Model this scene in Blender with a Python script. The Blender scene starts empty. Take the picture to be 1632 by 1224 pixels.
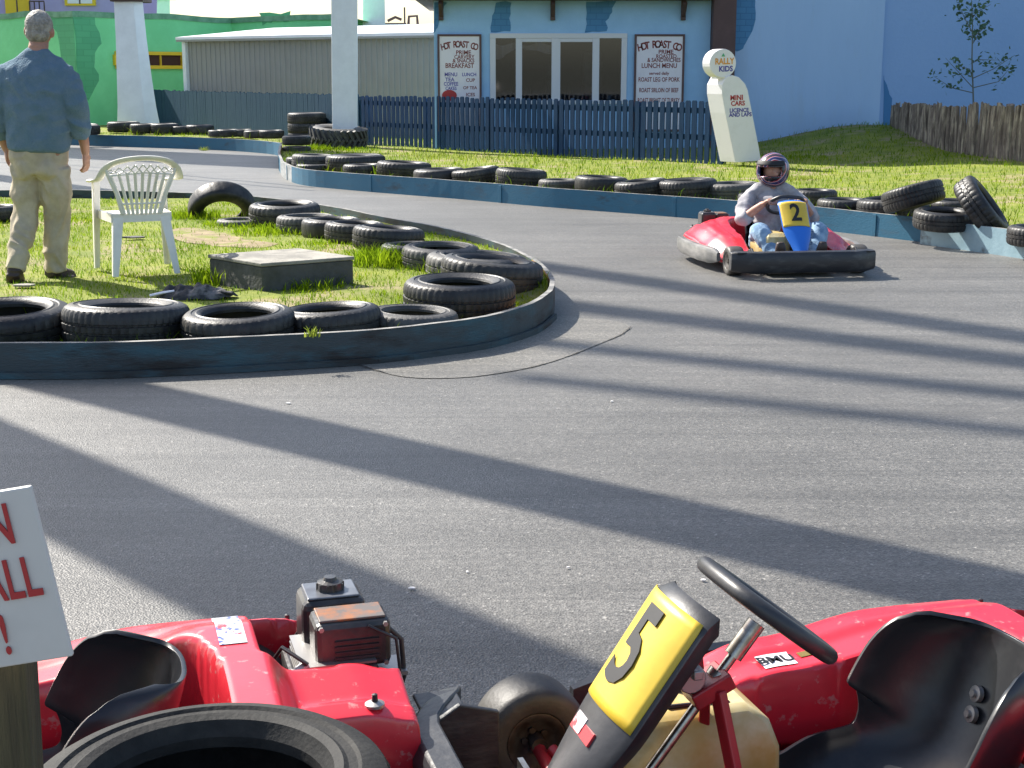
import bpy, bmesh, math, random
import numpy as np
from mathutils import Vector, Matrix, noise
from mathutils.geometry import delaunay_2d_cdt
R = math.radians
PI = math.pi
random.seed(7)
rng = np.random.default_rng(7)
sc = bpy.context.scene

# ------------------------------------------------------------------ camera, sky, sun, exposure
F, CX, CY = 2300.0, 816.0, 612.0          # focal length and centre in photograph pixels (1632 x 1224)
PITCH = math.atan((CY - 115.0) / F)
CAMH = 1.65 * math.cos(PITCH)
cd = bpy.data.cameras.new('camera')
cam = bpy.data.objects.new('camera', cd)
sc.collection.objects.link(cam)
cam.location = (0, 0, CAMH)
cam.rotation_euler = (PI / 2 - PITCH, 0, 0)
cd.sensor_fit = 'HORIZONTAL'
cd.sensor_width = 36.0
cd.lens = 36.0 * F / 1632.0
cd.clip_start = 0.05
cd.clip_end = 3000
sc.camera = cam

SUN_EL = R(42)
SUN_H = Vector((-0.743, 0.669))           # horizontal direction towards the sun (behind, to the left)
world = bpy.data.worlds.new('World')
sc.world = world
world.use_nodes = True
wn = world.node_tree.nodes
sky = wn.new('ShaderNodeTexSky')
sky.sky_type = 'NISHITA'
sky.sun_disc = False
sky.sun_elevation = SUN_EL
sky.sun_rotation = math.atan2(SUN_H.x, SUN_H.y)
sky.air_density = 1.0
sky.dust_density = 1.8
sky.ozone_density = 0.6
bg = wn['Background']
world.node_tree.links.new(sky.outputs[0], bg.inputs[0])
bg.inputs[1].default_value = 0.108
sd = bpy.data.lights.new('sun', 'SUN')
sun = bpy.data.objects.new('sun', sd)
sc.collection.objects.link(sun)
sd.energy = 5.0
sd.angle = R(0.55)
sd.color = (1.0, 0.95, 0.86)
sdir = Vector((SUN_H.x * math.cos(SUN_EL), SUN_H.y * math.cos(SUN_EL), math.sin(SUN_EL)))
sun.rotation_euler = sdir.to_track_quat('Z', 'Y').to_euler()
sun.location = sdir * 60
sc.view_settings.view_transform = 'Standard'
sc.view_settings.look = 'None'
sc.view_settings.exposure = 1.12
sc.view_settings.gamma = 1.0
sc.view_settings.use_curve_mapping = False
sc.cycles.use_denoising = True
sc.cycles.max_bounces = 6

# ------------------------------------------------------------------ helpers
COL = sc.collection
CP, SP = math.cos(PITCH), math.sin(PITCH)

def ray(px, py):
    u, v = (px - CX) / F, (CY - py) / F
    return Vector((u, CP + v * SP, -SP + v * CP))

def at(px, py, z=0.0):
    'the place at height z that photograph pixel (px, py) looks at'
    d = ray(px, py)
    t = (z - CAMH) / d.z
    return Vector((d.x * t, d.y * t, z))

def atd(px, py, Y):
    'the place at distance Y along the view that pixel (px, py) looks at'
    d = ray(px, py)
    t = Y / d.y
    return Vector((d.x * t, Y, CAMH + d.z * t))

class MB:
    'collects shapes, then links them as one mesh object'
    def __init__(s):
        s.v, s.f, s.m = [], [], []
    def add(s, vs, fs, mi=0, M=None):
        o = len(s.v)
        for p in vs:
            p = Vector(p)
            s.v.append(M @ p if M is not None else p)
        for f in fs:
            s.f.append(tuple(i + o for i in f))
            s.m.append(mi)
        return s
    def box(s, c, d, M=None, mi=0, taper=1.0):
        x, y, z = d[0] / 2, d[1] / 2, d[2] / 2
        t = taper
        vs = [(-x, -y, -z), (x, -y, -z), (x, y, -z), (-x, y, -z), (-x*t, -y*t, z), (x*t, -y*t, z), (x*t, y*t, z), (-x*t, y*t, z)]
        vs = [Vector(v) + Vector(c) for v in vs]
        return s.add(vs, [(3, 2, 1, 0), (4, 5, 6, 7), (0, 1, 5, 4), (1, 2, 6, 5), (2, 3, 7, 6), (3, 0, 4, 7)], mi, M)
    def bar(s, a, b, w, h, up=(0, 0, 1), mi=0, M=None):
        a, b = Vector(a), Vector(b)
        t = (b - a).normalized()
        sx = t.cross(Vector(up))
        if sx.length < 1e-5: sx = t.cross(Vector((1, 0, 0)))
        sx.normalize()
        uz = sx.cross(t).normalized()
        vs = []
        for p in (a, b):
            for (i, j) in ((-1, -1), (1, -1), (1, 1), (-1, 1)):
                vs.append(p + sx * (w / 2 * i) + uz * (h / 2 * j))
        return s.add(vs, [(0, 1, 2, 3), (7, 6, 5, 4), (0, 4, 5, 1), (1, 5, 6, 2), (2, 6, 7, 3), (3, 7, 4, 0)], mi, M)
    def tube(s, path, r, n=10, closed=False, cap=True, mi=0, M=None, flat=1.0, up=None):
        path = [Vector(p) for p in path]
        k = len(path)
        rs = list(r) if hasattr(r, '__len__') else [r] * k
        vs = []
        prev = None
        for i, p in enumerate(path):
            if closed: t = path[(i + 1) % k] - path[i - 1]
            else: t = path[min(i + 1, k - 1)] - path[max(i - 1, 0)]
            t.normalize()
            if prev is None:
                ref = Vector(up) if up else (Vector((0, 0, 1)) if abs(t.z) < .9 else Vector((1, 0, 0)))
                a = t.cross(ref).normalized()
            else:
                a = (prev - t * prev.dot(t)).normalized()
            prev = a
            b = a.cross(t)
            rr = rs[i]
            ra, rb = rr if hasattr(rr, '__len__') else (rr, rr * flat)
            for j in range(n):
                q = 2 * PI * j / n
                vs.append(p + a * (ra * math.cos(q)) + b * (rb * math.sin(q)))
        fs = []
        for i in range(k if closed else k - 1):
            i2 = (i + 1) % k
            for j in range(n):
                j2 = (j + 1) % n
                fs.append((i * n + j, i * n + j2, i2 * n + j2, i2 * n + j))
        if cap and not closed:
            fs.append(tuple(range(n - 1, -1, -1)))
            fs.append(tuple((k - 1) * n + j for j in range(n)))
        return s.add(vs, fs, mi, M)
    def lathe(s, prof, n=32, M=None, mi=0, closed=False, mis=None):
        'prof: list of (radius, z), turned about z'
        k = len(prof)
        vs = []
        for j in range(n):
            q = 2 * PI * j / n
            for (r, z) in prof:
                vs.append((r * math.cos(q), r * math.sin(q), z))
        o = len(s.v)
        s.add(vs, [], mi, M)
        for j in range(n):
            j2 = (j + 1) % n
            for i in range(k if closed else k - 1):
                i2 = (i + 1) % k
                s.f.append((o + j * k + i, o + j2 * k + i, o + j2 * k + i2, o + j * k + i2))
                s.m.append(mis[i] if mis else mi)
        return s
    def prism(s, poly, z0, z1, M=None, mi=0):
        n = len(poly)
        vs = [(p[0], p[1], z0) for p in poly] + [(p[0], p[1], z1) for p in poly]
        fs = [tuple(range(n - 1, -1, -1)), tuple(range(n, 2 * n))]
        fs += [(i, (i + 1) % n, (i + 1) % n + n, i + n) for i in range(n)]
        return s.add(vs, fs, mi, M)
    def grid(s, fn, nu, nv, mi=0, M=None, keep=None):
        vs = [fn(i / nu, j / nv) for i in range(nu + 1) for j in range(nv + 1)]
        fs = []
        for i in range(nu):
            for j in range(nv):
                if keep is None or keep((i + .5) / nu, (j + .5) / nv):
                    a = i * (nv + 1) + j
                    fs.append((a, a + nv + 1, a + nv + 2, a + 1))
        return s.add(vs, fs, mi, M)
    def mesh(s, name, mats, smooth=None):
        me = bpy.data.meshes.new(name)
        me.from_pydata([tuple(v) for v in s.v], [], s.f)
        for m in (mats if isinstance(mats, (list, tuple)) else [mats]):
            me.materials.append(m)
        me.polygons.foreach_set('material_index', s.m)
        if smooth is not None:
            me.polygons.foreach_set('use_smooth', [True] * len(s.f))
            if smooth < 179: me.set_sharp_from_angle(angle=R(smooth))
        me.validate()
        me.update()
        return me
    def build(s, name, mats, parent=None, smooth=None, bevel=0.0, solid=0.0, subsurf=0, recalc=False, seg=2):
        me = s.mesh(name, mats, smooth)
        if recalc:
            bm = bmesh.new(); bm.from_mesh(me)
            bmesh.ops.recalc_face_normals(bm, faces=bm.faces)
            bm.to_mesh(me); bm.free()
        o = bpy.data.objects.new(name, me)
        COL.objects.link(o)
        if parent: o.parent = parent
        if solid:
            md = o.modifiers.new('solid', 'SOLIDIFY'); md.thickness = solid; md.offset = -1
        if bevel:
            md = o.modifiers.new('bevel', 'BEVEL'); md.width = bevel; md.segments = seg; md.limit_method = 'ANGLE'; md.angle_limit = R(40)
            md.harden_normals = False
        if subsurf:
            md = o.modifiers.new('sub', 'SUBSURF'); md.levels = subsurf; md.render_levels = subsurf
        return o

def empty(name, loc=(0, 0, 0), rz=0.0):
    o = bpy.data.objects.new(name, None)
    COL.objects.link(o)
    o.location = loc
    o.rotation_euler = (0, 0, rz)
    o.empty_display_size = 0.1
    return o

def tag(o, label=None, cat=None, group=None, kind=None):
    if label: o['label'] = label
    if cat: o['category'] = cat
    if group: o['group'] = group
    if kind: o['kind'] = kind
    return o

def bake(o):
    'apply the modifiers'
    dg = bpy.context.evaluated_depsgraph_get()
    dg.update()
    me = bpy.data.meshes.new_from_object(o.evaluated_get(dg))
    o.modifiers.clear()
    o.data = me
    return o

def voxel(o, size=0.012, smooth=6, fac=0.5):
    md = o.modifiers.new('r', 'REMESH'); md.mode = 'VOXEL'; md.voxel_size = size; md.use_smooth_shade = True
    md = o.modifiers.new('s', 'SMOOTH'); md.factor = fac; md.iterations = smooth
    return bake(o)

def crumple(o, amp, sc_=(9, 9, 16), fine=.35, seed=0.0):
    'cloth folds: push the surface in and out along its normals'
    me = o.data
    nn = [v.normal.copy() for v in me.vertices]
    for v, n_ in zip(me.vertices, nn):
        c = v.co
        q = Vector((c.x * sc_[0] + seed, c.y * sc_[1], c.z * sc_[2]))
        w = noise.noise(q * .45 + Vector((3, 1, seed))) * 1.6
        a = 1 - 2 * abs(noise.noise(q + Vector((w, w * .6, w * .8))))
        b = noise.noise(q * 2.7 + Vector((5, 2, w)))
        v.co = c + n_ * amp * ((a - .45) + fine * b)
    me.update()
    return o

def text(body, size, mat, name, parent, M, ex=0.002, bold=0.0, sx=1.0, align='CENTER', space=1.0):
    cu = bpy.data.curves.new(name, 'FONT')
    cu.body = body; cu.size = size; cu.extrude = ex; cu.offset = bold
    cu.align_x = align; cu.align_y = 'CENTER'; cu.resolution_u = 3; cu.space_character = space
    o = bpy.data.objects.new(name, cu)
    COL.objects.link(o)
    dg = bpy.context.evaluated_depsgraph_get(); dg.update()
    me = bpy.data.meshes.new_from_object(o.evaluated_get(dg))
    bpy.data.objects.remove(o)
    me.transform(M @ Matrix.Diagonal((sx, 1, 1, 1)))
    me.materials.clear(); me.materials.append(mat)
    o = bpy.data.objects.new(name, me)
    COL.objects.link(o)
    if parent: o.parent = parent
    return o

def frame(o, x, y):
    'matrix with origin o, text along x, up along y'
    x = Vector(x).normalized(); y = Vector(y); y = (y - x * y.dot(x)).normalized(); z = x.cross(y)
    m = Matrix((x, y, z)).transposed().to_4x4()
    m.translation = Vector(o)
    return m

# ------------------------------------------------------------------ materials
def mat(name, col, rough=0.6, metal=0.0, var=None, vscale=5.0, vdetail=4.0, vlo=.4, vhi=.6, bump=0.0, bscale=40.0, spec=0.5,
        coat=0.0, coords='Object', var2=None, v2scale=1.2, v2lo=.5, v2hi=.65, stretch=None, trans=0.0):
    m = bpy.data.materials.new(name)
    m.use_nodes = True
    nt = m.node_tree
    N, L = nt.nodes, nt.links
    b = N['Principled BSDF']
    b.inputs['Base Color'].default_value = (*col, 1)
    b.inputs['Roughness'].default_value = rough
    b.inputs['Metallic'].default_value = metal
    b.inputs['Specular IOR Level'].default_value = spec
    b.inputs['Coat Weight'].default_value = coat
    b.inputs['Coat Roughness'].default_value = 0.14
    tc = N.new('ShaderNodeTexCoord')
    co = tc.outputs[coords]
    if stretch:
        mp = N.new('ShaderNodeMapping'); mp.inputs['Scale'].default_value = stretch
        L.new(co, mp.inputs[0]); co = mp.outputs[0]
    last = None
    def mixin(prev, c2, scale, lo, hi, detail):
        nz = N.new('ShaderNodeTexNoise'); nz.inputs['Scale'].default_value = scale; nz.inputs['Detail'].default_value = detail
        nz.inputs['Roughness'].default_value = 0.65
        L.new(co, nz.inputs['Vector'])
        mr = N.new('ShaderNodeMapRange'); mr.inputs[1].default_value = lo; mr.inputs[2].default_value = hi
        L.new(nz.outputs[0], mr.inputs[0])
        mx = N.new('ShaderNodeMix'); mx.data_type = 'RGBA'
        L.new(mr.outputs[0], mx.inputs[0])
        if prev is None: mx.inputs[6].default_value = (*col, 1)
        else: L.new(prev, mx.inputs[6])
        mx.inputs[7].default_value = (*c2, 1)
        return mx.outputs[2]
    if var: last = mixin(last, var, vscale, vlo, vhi, vdetail)
    if var2: last = mixin(last, var2, v2scale, v2lo, v2hi, 5)
    if last: L.new(last, b.inputs['Base Color'])
    if bump:
        nz = N.new('ShaderNodeTexNoise'); nz.inputs['Scale'].default_value = bscale; nz.inputs['Detail'].default_value = 5
        L.new(co, nz.inputs['Vector'])
        bp = N.new('ShaderNodeBump'); bp.inputs['Strength'].default_value = bump; bp.inputs['Distance'].default_value = 0.02
        L.new(nz.outputs[0], bp.inputs['Height']); L.new(bp.outputs[0], b.inputs['Normal'])
    return m

def leaf_mat(name, c1, c2, c3=None, trans=0.5):
    m = bpy.data.materials.new(name)
    m.use_nodes = True
    nt = m.node_tree; N, L = nt.nodes, nt.links
    N.remove(N['Principled BSDF'])
    out = N['Material Output']
    g = N.new('ShaderNodeNewGeometry')
    cr = N.new('ShaderNodeValToRGB')
    cr.color_ramp.elements[0].color = (*c1, 1); cr.color_ramp.elements[1].color = (*c2, 1)
    if c3:
        e = cr.color_ramp.elements.new(0.93); e.color = (*c2, 1)
        cr.color_ramp.elements[-1].color = (*c3, 1)
    tc = N.new('ShaderNodeTexCoord')
    nz = N.new('ShaderNodeTexNoise'); nz.inputs['Scale'].default_value = 1.3; nz.inputs['Detail'].default_value = 3
    L.new(tc.outputs['Object'], nz.inputs['Vector'])
    ma = N.new('ShaderNodeMath'); ma.operation = 'MULTIPLY_ADD'; ma.inputs[1].default_value = 1.6; ma.inputs[2].default_value = -0.8
    L.new(nz.outputs[0], ma.inputs[0])
    ad = N.new('ShaderNodeMath'); ad.operation = 'MULTIPLY_ADD'; ad.inputs[1].default_value = 0.75
    L.new(g.outputs['Random Per Island'], ad.inputs[0]); L.new(ma.outputs[0], ad.inputs[2])
    L.new(ad.outputs[0], cr.inputs[0])
    d = N.new('ShaderNodeBsdfDiffuse'); t = N.new('ShaderNodeBsdfTranslucent'); mx = N.new('ShaderNodeMixShader')
    L.new(cr.outputs[0], d.inputs[0]); L.new(cr.outputs[0], t.inputs[0])
    mx.inputs[0].default_value = trans
    L.new(d.outputs[0], mx.inputs[1]); L.new(t.outputs[0], mx.inputs[2])
    L.new(mx.outputs[0], out.inputs[0])
    return m

def asphalt(name, base, lightc):
    m = bpy.data.materials.new(name)
    m.use_nodes = True
    nt = m.node_tree; N, L = nt.nodes, nt.links
    b = N['Principled BSDF']
    tc = N.new('ShaderNodeTexCoord'); co = tc.outputs['Object']
    def nz(scale, detail=2, rough=.5, st=None):
        n = N.new('ShaderNodeTexNoise'); n.inputs['Scale'].default_value = scale; n.inputs['Detail'].default_value = detail; n.inputs['Roughness'].default_value = rough
        if st:
            mp = N.new('ShaderNodeMapping'); mp.inputs['Scale'].default_value = st[0]; mp.inputs['Rotation'].default_value = (0, 0, st[1])
            L.new(co, mp.inputs[0]); L.new(mp.outputs[0], n.inputs['Vector'])
        else: L.new(co, n.inputs['Vector'])
        return n.outputs[0]
    def ramp(src, lo, hi, a, c):
        r = N.new('ShaderNodeMapRange'); r.inputs[1].default_value = lo; r.inputs[2].default_value = hi; r.inputs[3].default_value = a; r.inputs[4].default_value = c
        L.new(src, r.inputs[0]); return r.outputs[0]
    def mul(a, c):
        q = N.new('ShaderNodeMath'); q.operation = 'MULTIPLY'; L.new(a, q.inputs[0]); L.new(c, q.inputs[1]); return q.outputs[0]
    v = N.new('ShaderNodeTexVoronoi'); v.inputs['Scale'].default_value = 135; L.new(co, v.inputs['Vector'])
    hs = N.new('ShaderNodeSeparateColor'); L.new(v.outputs['Color'], hs.inputs[0])
    stone = ramp(hs.outputs[0], 0.0, 1.0, 0.42, 1.58)
    pale = ramp(hs.outputs[1], 0.955, 0.985, 1.0, 2.1)
    f = mul(mul(mul(stone, pale), ramp(nz(1.1, 5, .6), .3, .7, .86, 1.14)), ramp(nz(.8, 4, .6, ((0.35, 4.0, 1), R(-22))), .3, .7, .88, 1.12))
    f = mul(f, ramp(nz(38, 3, .6), .3, .7, .80, 1.20))
    f = mul(f, ramp(nz(.35, 5, .7), .35, .65, .78, 1.16))
    f = mul(f, ramp(nz(1.0, 6, .75, ((.10, 7.0, 1), R(-14))), .48, .66, 1.06, .70))
    f = mul(f, ramp(nz(1.0, 4, .6, ((.22, 2.2, 1), R(12))), .35, .65, .86, 1.14))
    mx = N.new('ShaderNodeMix'); mx.data_type = 'RGBA'; mx.blend_type = 'MULTIPLY'; mx.inputs[0].default_value = 1
    mx.inputs[6].default_value = (*base, 1); L.new(f, mx.inputs[7])
    L.new(mx.outputs[2], b.inputs['Base Color'])
    b.inputs['Roughness'].default_value = 0.52
    b.inputs['Specular IOR Level'].default_value = 0.55
    b.inputs['Sheen Weight'].default_value = 0.17; b.inputs['Sheen Tint'].default_value = (1.0, .97, .92, 1); b.inputs['Sheen Roughness'].default_value = 0.45
    bp = N.new('ShaderNodeBump'); bp.inputs['Strength'].default_value = 0.40; bp.inputs['Distance'].default_value = 0.006
    L.new(v.outputs['Distance'], bp.inputs['Height']); L.new(bp.outputs[0], b.inputs['Normal'])
    return m

M = {}
M['asphalt'] = asphalt('asphalt', (0.083, 0.079, 0.072), None)
M['patch'] = asphalt('asphalt_patch', (0.118, 0.110, 0.095), None)
M['crack'] = mat('crack', (0.060, 0.056, 0.051), 0.9)
M['litter'] = mat('litter', (0.7, 0.68, 0.66), 0.6)
M['soil'] = mat('lawn_soil', (0.13, 0.165, 0.014), 0.95, var=(0.20, 0.225, 0.02), vscale=3.0, var2=(0.27, 0.22, 0.115), v2scale=1.1, v2lo=.53, v2hi=.63, bump=.6, bscale=60, coords='Object')
M['grass'] = leaf_mat('grass_blade', (0.095, 0.195, 0.010), (0.275, 0.355, 0.012), (0.44, 0.38, 0.10), 0.5)
M['tuft'] = leaf_mat('grass_tuft', (0.13, 0.23, 0.010), (0.30, 0.40, 0.014), (0.42, 0.40, 0.06), 0.55)
M['weed'] = leaf_mat('weed_leaf', (0.16, 0.22, 0.03), (0.34, 0.38, 0.06), None, 0.5)
M['bluebar'] = mat('blue_barrier_paint', (0.028, 0.120, 0.195), 0.6, spec=.3, var=(0.04, 0.10, 0.15), vscale=3.2, vlo=.52, vhi=.70, var2=(0.03, 0.045, 0.055), v2scale=1.1, v2lo=.60, v2hi=.72, stretch=(1, 1, 3.5), bump=.15, bscale=30)
M['islebar'] = mat('scuffed_barrier_paint', (0.038, 0.056, 0.064), 0.6, var=(0.032, 0.09, 0.115), vscale=2.4, vlo=.48, vhi=.68, var2=(0.016, 0.016, 0.016), v2scale=1.7, v2lo=.5, v2hi=.64, stretch=(1, 1, 4), bump=.2, bscale=30)
M['lightbar'] = mat('pale_barrier_paint', (0.25, 0.37, 0.42), 0.5, var=(0.20, 0.31, 0.36), vscale=3, var2=(0.08, 0.10, 0.11), v2scale=2, v2lo=.6, v2hi=.7, bump=.1)
M['plank'] = mat('plank_wood', (0.42, 0.22, 0.10), 0.7, var=(0.26, 0.14, 0.07), vscale=8, stretch=(1, 1, 8), bump=.2)
M['edgewood'] = mat('plank_top_edge', (0.30, 0.29, 0.27), 0.7, var=(0.12, 0.12, 0.12), vscale=9, bump=.2)
M['rubber'] = mat('tyre_rubber', (0.013, 0.013, 0.014), 0.46, var=(0.040, 0.039, 0.037), vscale=6, vlo=.42, vhi=.68, var2=(0.095, 0.088, 0.074), v2scale=2.6, v2lo=.58, v2hi=.78, bump=.14, bscale=90, spec=.42)
M['rubber2'] = mat('dusty_rubber', (0.045, 0.044, 0.044), 0.6, var=(0.085, 0.082, 0.078), vscale=6, bump=.2, bscale=50)
M['rubbermatte'] = mat('matte_rubber', (0.016, 0.016, 0.016), 0.72, var=(0.032, 0.031, 0.029), vscale=9, vlo=.42, vhi=.66, var2=(0.055, 0.05, 0.042), v2scale=5, v2lo=.6, v2hi=.78, bump=.12, bscale=110, spec=.25)
M['slick'] = mat('slick_tyre', (0.035, 0.033, 0.031), 0.55, var=(0.085, 0.078, 0.07), vscale=5, vlo=.35, vhi=.75, bump=.1, bscale=80)
M['picket'] = mat('navy_picket_paint', (0.010, 0.036, 0.092), 0.7, spec=.2, var=(0.014, 0.048, 0.115), vscale=4, bump=.15, stretch=(6, 6, 1))
M['picket_far'] = mat('teal_picket_paint', (0.014, 0.048, 0.085), 0.7, spec=.2, var=(0.022, 0.062, 0.10), vscale=4, bump=.15, stretch=(6, 6, 1))
M['hutblue'] = mat('sky_blue_render', (0.33, 0.555, 0.81), 0.75, var=(0.295, 0.51, 0.76), vscale=1.5, bump=.25, bscale=25)
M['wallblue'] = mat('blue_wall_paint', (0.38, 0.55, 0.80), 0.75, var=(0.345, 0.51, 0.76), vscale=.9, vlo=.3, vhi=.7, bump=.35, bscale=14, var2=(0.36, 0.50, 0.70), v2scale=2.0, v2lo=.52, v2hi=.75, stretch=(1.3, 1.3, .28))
M['wallblue_shade'] = mat('blue_side_wall_shade', (0.28, 0.44, 0.72), 0.8, var=(0.25, 0.41, 0.69), vscale=.5, vlo=.3, vhi=.7, bump=.35, bscale=14)  # same blue wall, darkened in colour where it turns from the sky light
def brickpaint(name, c, line, sx=2.2):
    m = mat(name, c, 0.75, bump=0)
    nt = m.node_tree; N, L = nt.nodes, nt.links
    tc = N.new('ShaderNodeTexCoord'); mp = N.new('ShaderNodeMapping'); mp.inputs['Rotation'].default_value = (PI / 2, 0, 0)
    br = N.new('ShaderNodeTexBrick'); br.inputs['Scale'].default_value = sx; br.inputs['Mortar Size'].default_value = .018
    br.inputs['Color1'].default_value = (*c, 1); br.inputs['Color2'].default_value = (c[0]*.85, c[1]*.88, c[2]*.9, 1); br.inputs['Mortar'].default_value = (*line, 1)
    L.new(tc.outputs['Object'], mp.inputs[0]); L.new(mp.outputs[0], br.inputs['Vector']); L.new(br.outputs[0], N['Principled BSDF'].inputs['Base Color'])
    return m
M['deepblue'] = mat('deep_blue_wedge', (0.06, 0.20, 0.42), 0.8)
M['bluepatch'] = brickpaint('painted_stone_blue', (0.07, 0.23, 0.44), (0.045, 0.165, 0.34))
M['green'] = mat('green_wall_paint', (0.20, 0.68, 0.31), 0.75, var=(0.17, 0.62, 0.27), vscale=1.2, bump=.5, bscale=5)
M['greenpatch'] = brickpaint('painted_stone_green', (0.09, 0.40, 0.19), (0.07, 0.33, 0.155), 1.6)
M['greentop'] = mat('green_wall_coping', (0.16, 0.34, 0.22), 0.7, var=(0.09, 0.25, 0.14), vscale=3)
M['yellow'] = mat('yellow_frame_paint', (0.75, 0.50, 0.02), 0.5)
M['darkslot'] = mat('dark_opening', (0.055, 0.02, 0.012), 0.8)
M['purple'] = mat('lilac_wall_paint', (0.42, 0.36, 0.62), 0.75, var=(0.40, 0.34, 0.58), vscale=2)
def ribbed(name, c, scale):
    m = mat(name, c, 0.5)
    return m
M['shed'] = mat('grey_steel_cladding', (0.315, 0.305, 0.285), 0.6, var=(0.295, 0.285, 0.265), vscale=1.2)
M['shedroof'] = mat('white_roof_sheet', (0.78, 0.79, 0.80), 0.35, var=(0.7, 0.71, 0.73), vscale=1)
M['white'] = mat('white_render', (0.84, 0.86, 0.87), 0.7, var=(0.77, 0.79, 0.80), vscale=2, bump=.2, bscale=20)
M['whiteboard'] = mat('white_board', (0.77, 0.74, 0.78), 0.55, var=(0.68, 0.65, 0.68), vscale=4, vlo=.5, vhi=.8)
M['signboard'] = mat('grubby_white_sign', (0.60, 0.58, 0.54), 0.5, var=(0.52, 0.50, 0.46), vscale=6, vlo=.45, vhi=.75)
M['frame_white'] = mat('white_window_frame', (0.62, 0.63, 0.66), 0.4)
M['brown'] = mat('brown_paint', (0.060, 0.035, 0.030), 0.6, var=(0.085, 0.05, 0.045), vscale=3)
M['maroon'] = mat('maroon_paint', (0.085, 0.045, 0.045), 0.6, var=(0.11, 0.06, 0.06), vscale=2)
M['textred'] = mat('red_lettering', (0.42, 0.03, 0.03), 0.5)
M['textmaroon'] = mat('maroon_lettering', (0.20, 0.03, 0.025), 0.6)
M['textblue'] = mat('blue_lettering', (0.06, 0.05, 0.32), 0.6)
M['textorange'] = mat('orange_lettering', (0.70, 0.30, 0.05), 0.6)
M['textblack'] = mat('black_lettering', (0.012, 0.012, 0.014), 0.45)
M['post'] = mat('weathered_post', (0.085, 0.072, 0.035), 0.85, var=(0.05, 0.042, 0.022), vscale=5, stretch=(6, 6, .6), bump=.5, bscale=30)
M['paling'] = mat('grey_paling_wood', (0.145, 0.115, 0.095), 0.85, var=(0.40, 0.34, 0.26), vscale=4, vlo=.46, vhi=.66, var2=(0.06, 0.045, 0.035), v2scale=3, stretch=(4, 4, .7), bump=.5, bscale=20)
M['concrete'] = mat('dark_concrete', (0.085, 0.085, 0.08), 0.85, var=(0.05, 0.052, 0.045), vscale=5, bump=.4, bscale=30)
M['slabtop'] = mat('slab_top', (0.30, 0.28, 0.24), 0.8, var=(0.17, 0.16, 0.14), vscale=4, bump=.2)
M['bark'] = mat('sapling_bark', (0.13, 0.15, 0.14), 0.9)
M['sapleaf'] = leaf_mat('sapling_leaf', (0.08, 0.15, 0.10), (0.15, 0.23, 0.13), None, 0.3)
M['plastic'] = mat('white_plastic', (0.80, 0.775, 0.72), 0.38, var=(0.62, 0.60, 0.54), vscale=5, vlo=.45, vhi=.8)
M['bare'] = mat('bare_soil', (0.30, 0.235, 0.135), 0.95, var=(0.20, 0.15, 0.08), vscale=6, var2=(0.17, 0.19, 0.03), v2scale=4, v2lo=.5, v2hi=.62, bump=.5, bscale=40)
M['rag'] = mat('dark_rag', (0.03, 0.03, 0.035), 0.8, var=(0.16, 0.15, 0.15), vscale=9, vlo=.5, vhi=.62, bump=.5, bscale=30)
M['red'] = mat('red_fibreglass', (0.70, 0.026, 0.045), 0.30, var=(0.58, 0.020, 0.035), vscale=5, coat=0.5, var2=(0.60, 0.20, 0.19), v2scale=30, v2lo=.61, v2hi=.70, bump=.05, bscale=7)
M['redframe'] = mat('red_frame_tube', (0.36, 0.012, 0.02), 0.35, var=(0.22, 0.01, 0.015), vscale=9)
M['black'] = mat('black_plastic', (0.018, 0.018, 0.021), 0.42, var=(0.035, 0.035, 0.038), vscale=5, bump=.05)
M['bumper'] = mat('scuffed_black_bumper', (0.024, 0.025, 0.029), 0.42, var=(0.075, 0.075, 0.075), vscale=6, vlo=.5, vhi=.75, stretch=(1, 1, 3), bump=.1)
M['guard'] = mat('glare_bumper_guard', (0.13, 0.13, 0.125), 0.38, var=(0.26, 0.25, 0.24), vscale=5, vlo=.4, vhi=.7, stretch=(1, 1, 3), bump=.1)  # black side bumper, the glare on it painted in as grey
M['seat'] = mat('black_seat_shell', (0.013, 0.014, 0.017), 0.30, var=(0.034, 0.034, 0.036), vscale=7, vlo=.5, vhi=.72, bump=.04, bscale=14)
M['chrome'] = mat('worn_steel', (0.50, 0.47, 0.42), 0.3, metal=1.0, var=(0.30, 0.26, 0.22), vscale=20)
M['rim'] = mat('dull_wheel_rim', (0.10, 0.095, 0.09), 0.5, metal=.6, var=(0.05, 0.035, 0.03), vscale=14)
M['wornbar'] = mat('worn_grey_barrier', (0.34, 0.35, 0.35), 0.6, var=(0.20, 0.22, 0.23), vscale=4, stretch=(1, 1, 3), bump=.15)
M['steel'] = mat('dull_steel', (0.35, 0.34, 0.33), 0.45, metal=.8)
M['tank'] = mat('yellowed_fuel_tank', (0.44, 0.31, 0.09), 0.42, var=(0.56, 0.47, 0.25), vscale=6, var2=(0.42, 0.28, 0.06), v2scale=5, v2lo=.5, v2hi=.7, bump=.06, bscale=10)
M['plate'] = mat('yellow_number_plate', (0.70, 0.485, 0.045), 0.42, var=(0.60, 0.41, 0.04), vscale=6, bump=.06, bscale=12)
M['bluepanel'] = mat('blue_panel', (0.02, 0.16, 0.62), 0.35)
M['engine'] = mat('engine_black', (0.022, 0.022, 0.024), 0.3, var=(0.05, 0.047, 0.045), vscale=10, bump=.1)
M['enginetop'] = mat('engine_grey_tin', (0.17, 0.18, 0.20), 0.3, metal=.4, var=(0.10, 0.10, 0.11), vscale=8)
M['rust'] = mat('rusty_shroud', (0.13, 0.11, 0.10), 0.5, var=(0.30, 0.12, 0.05), vscale=12, vlo=.45, vhi=.6, metal=.3)
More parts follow.
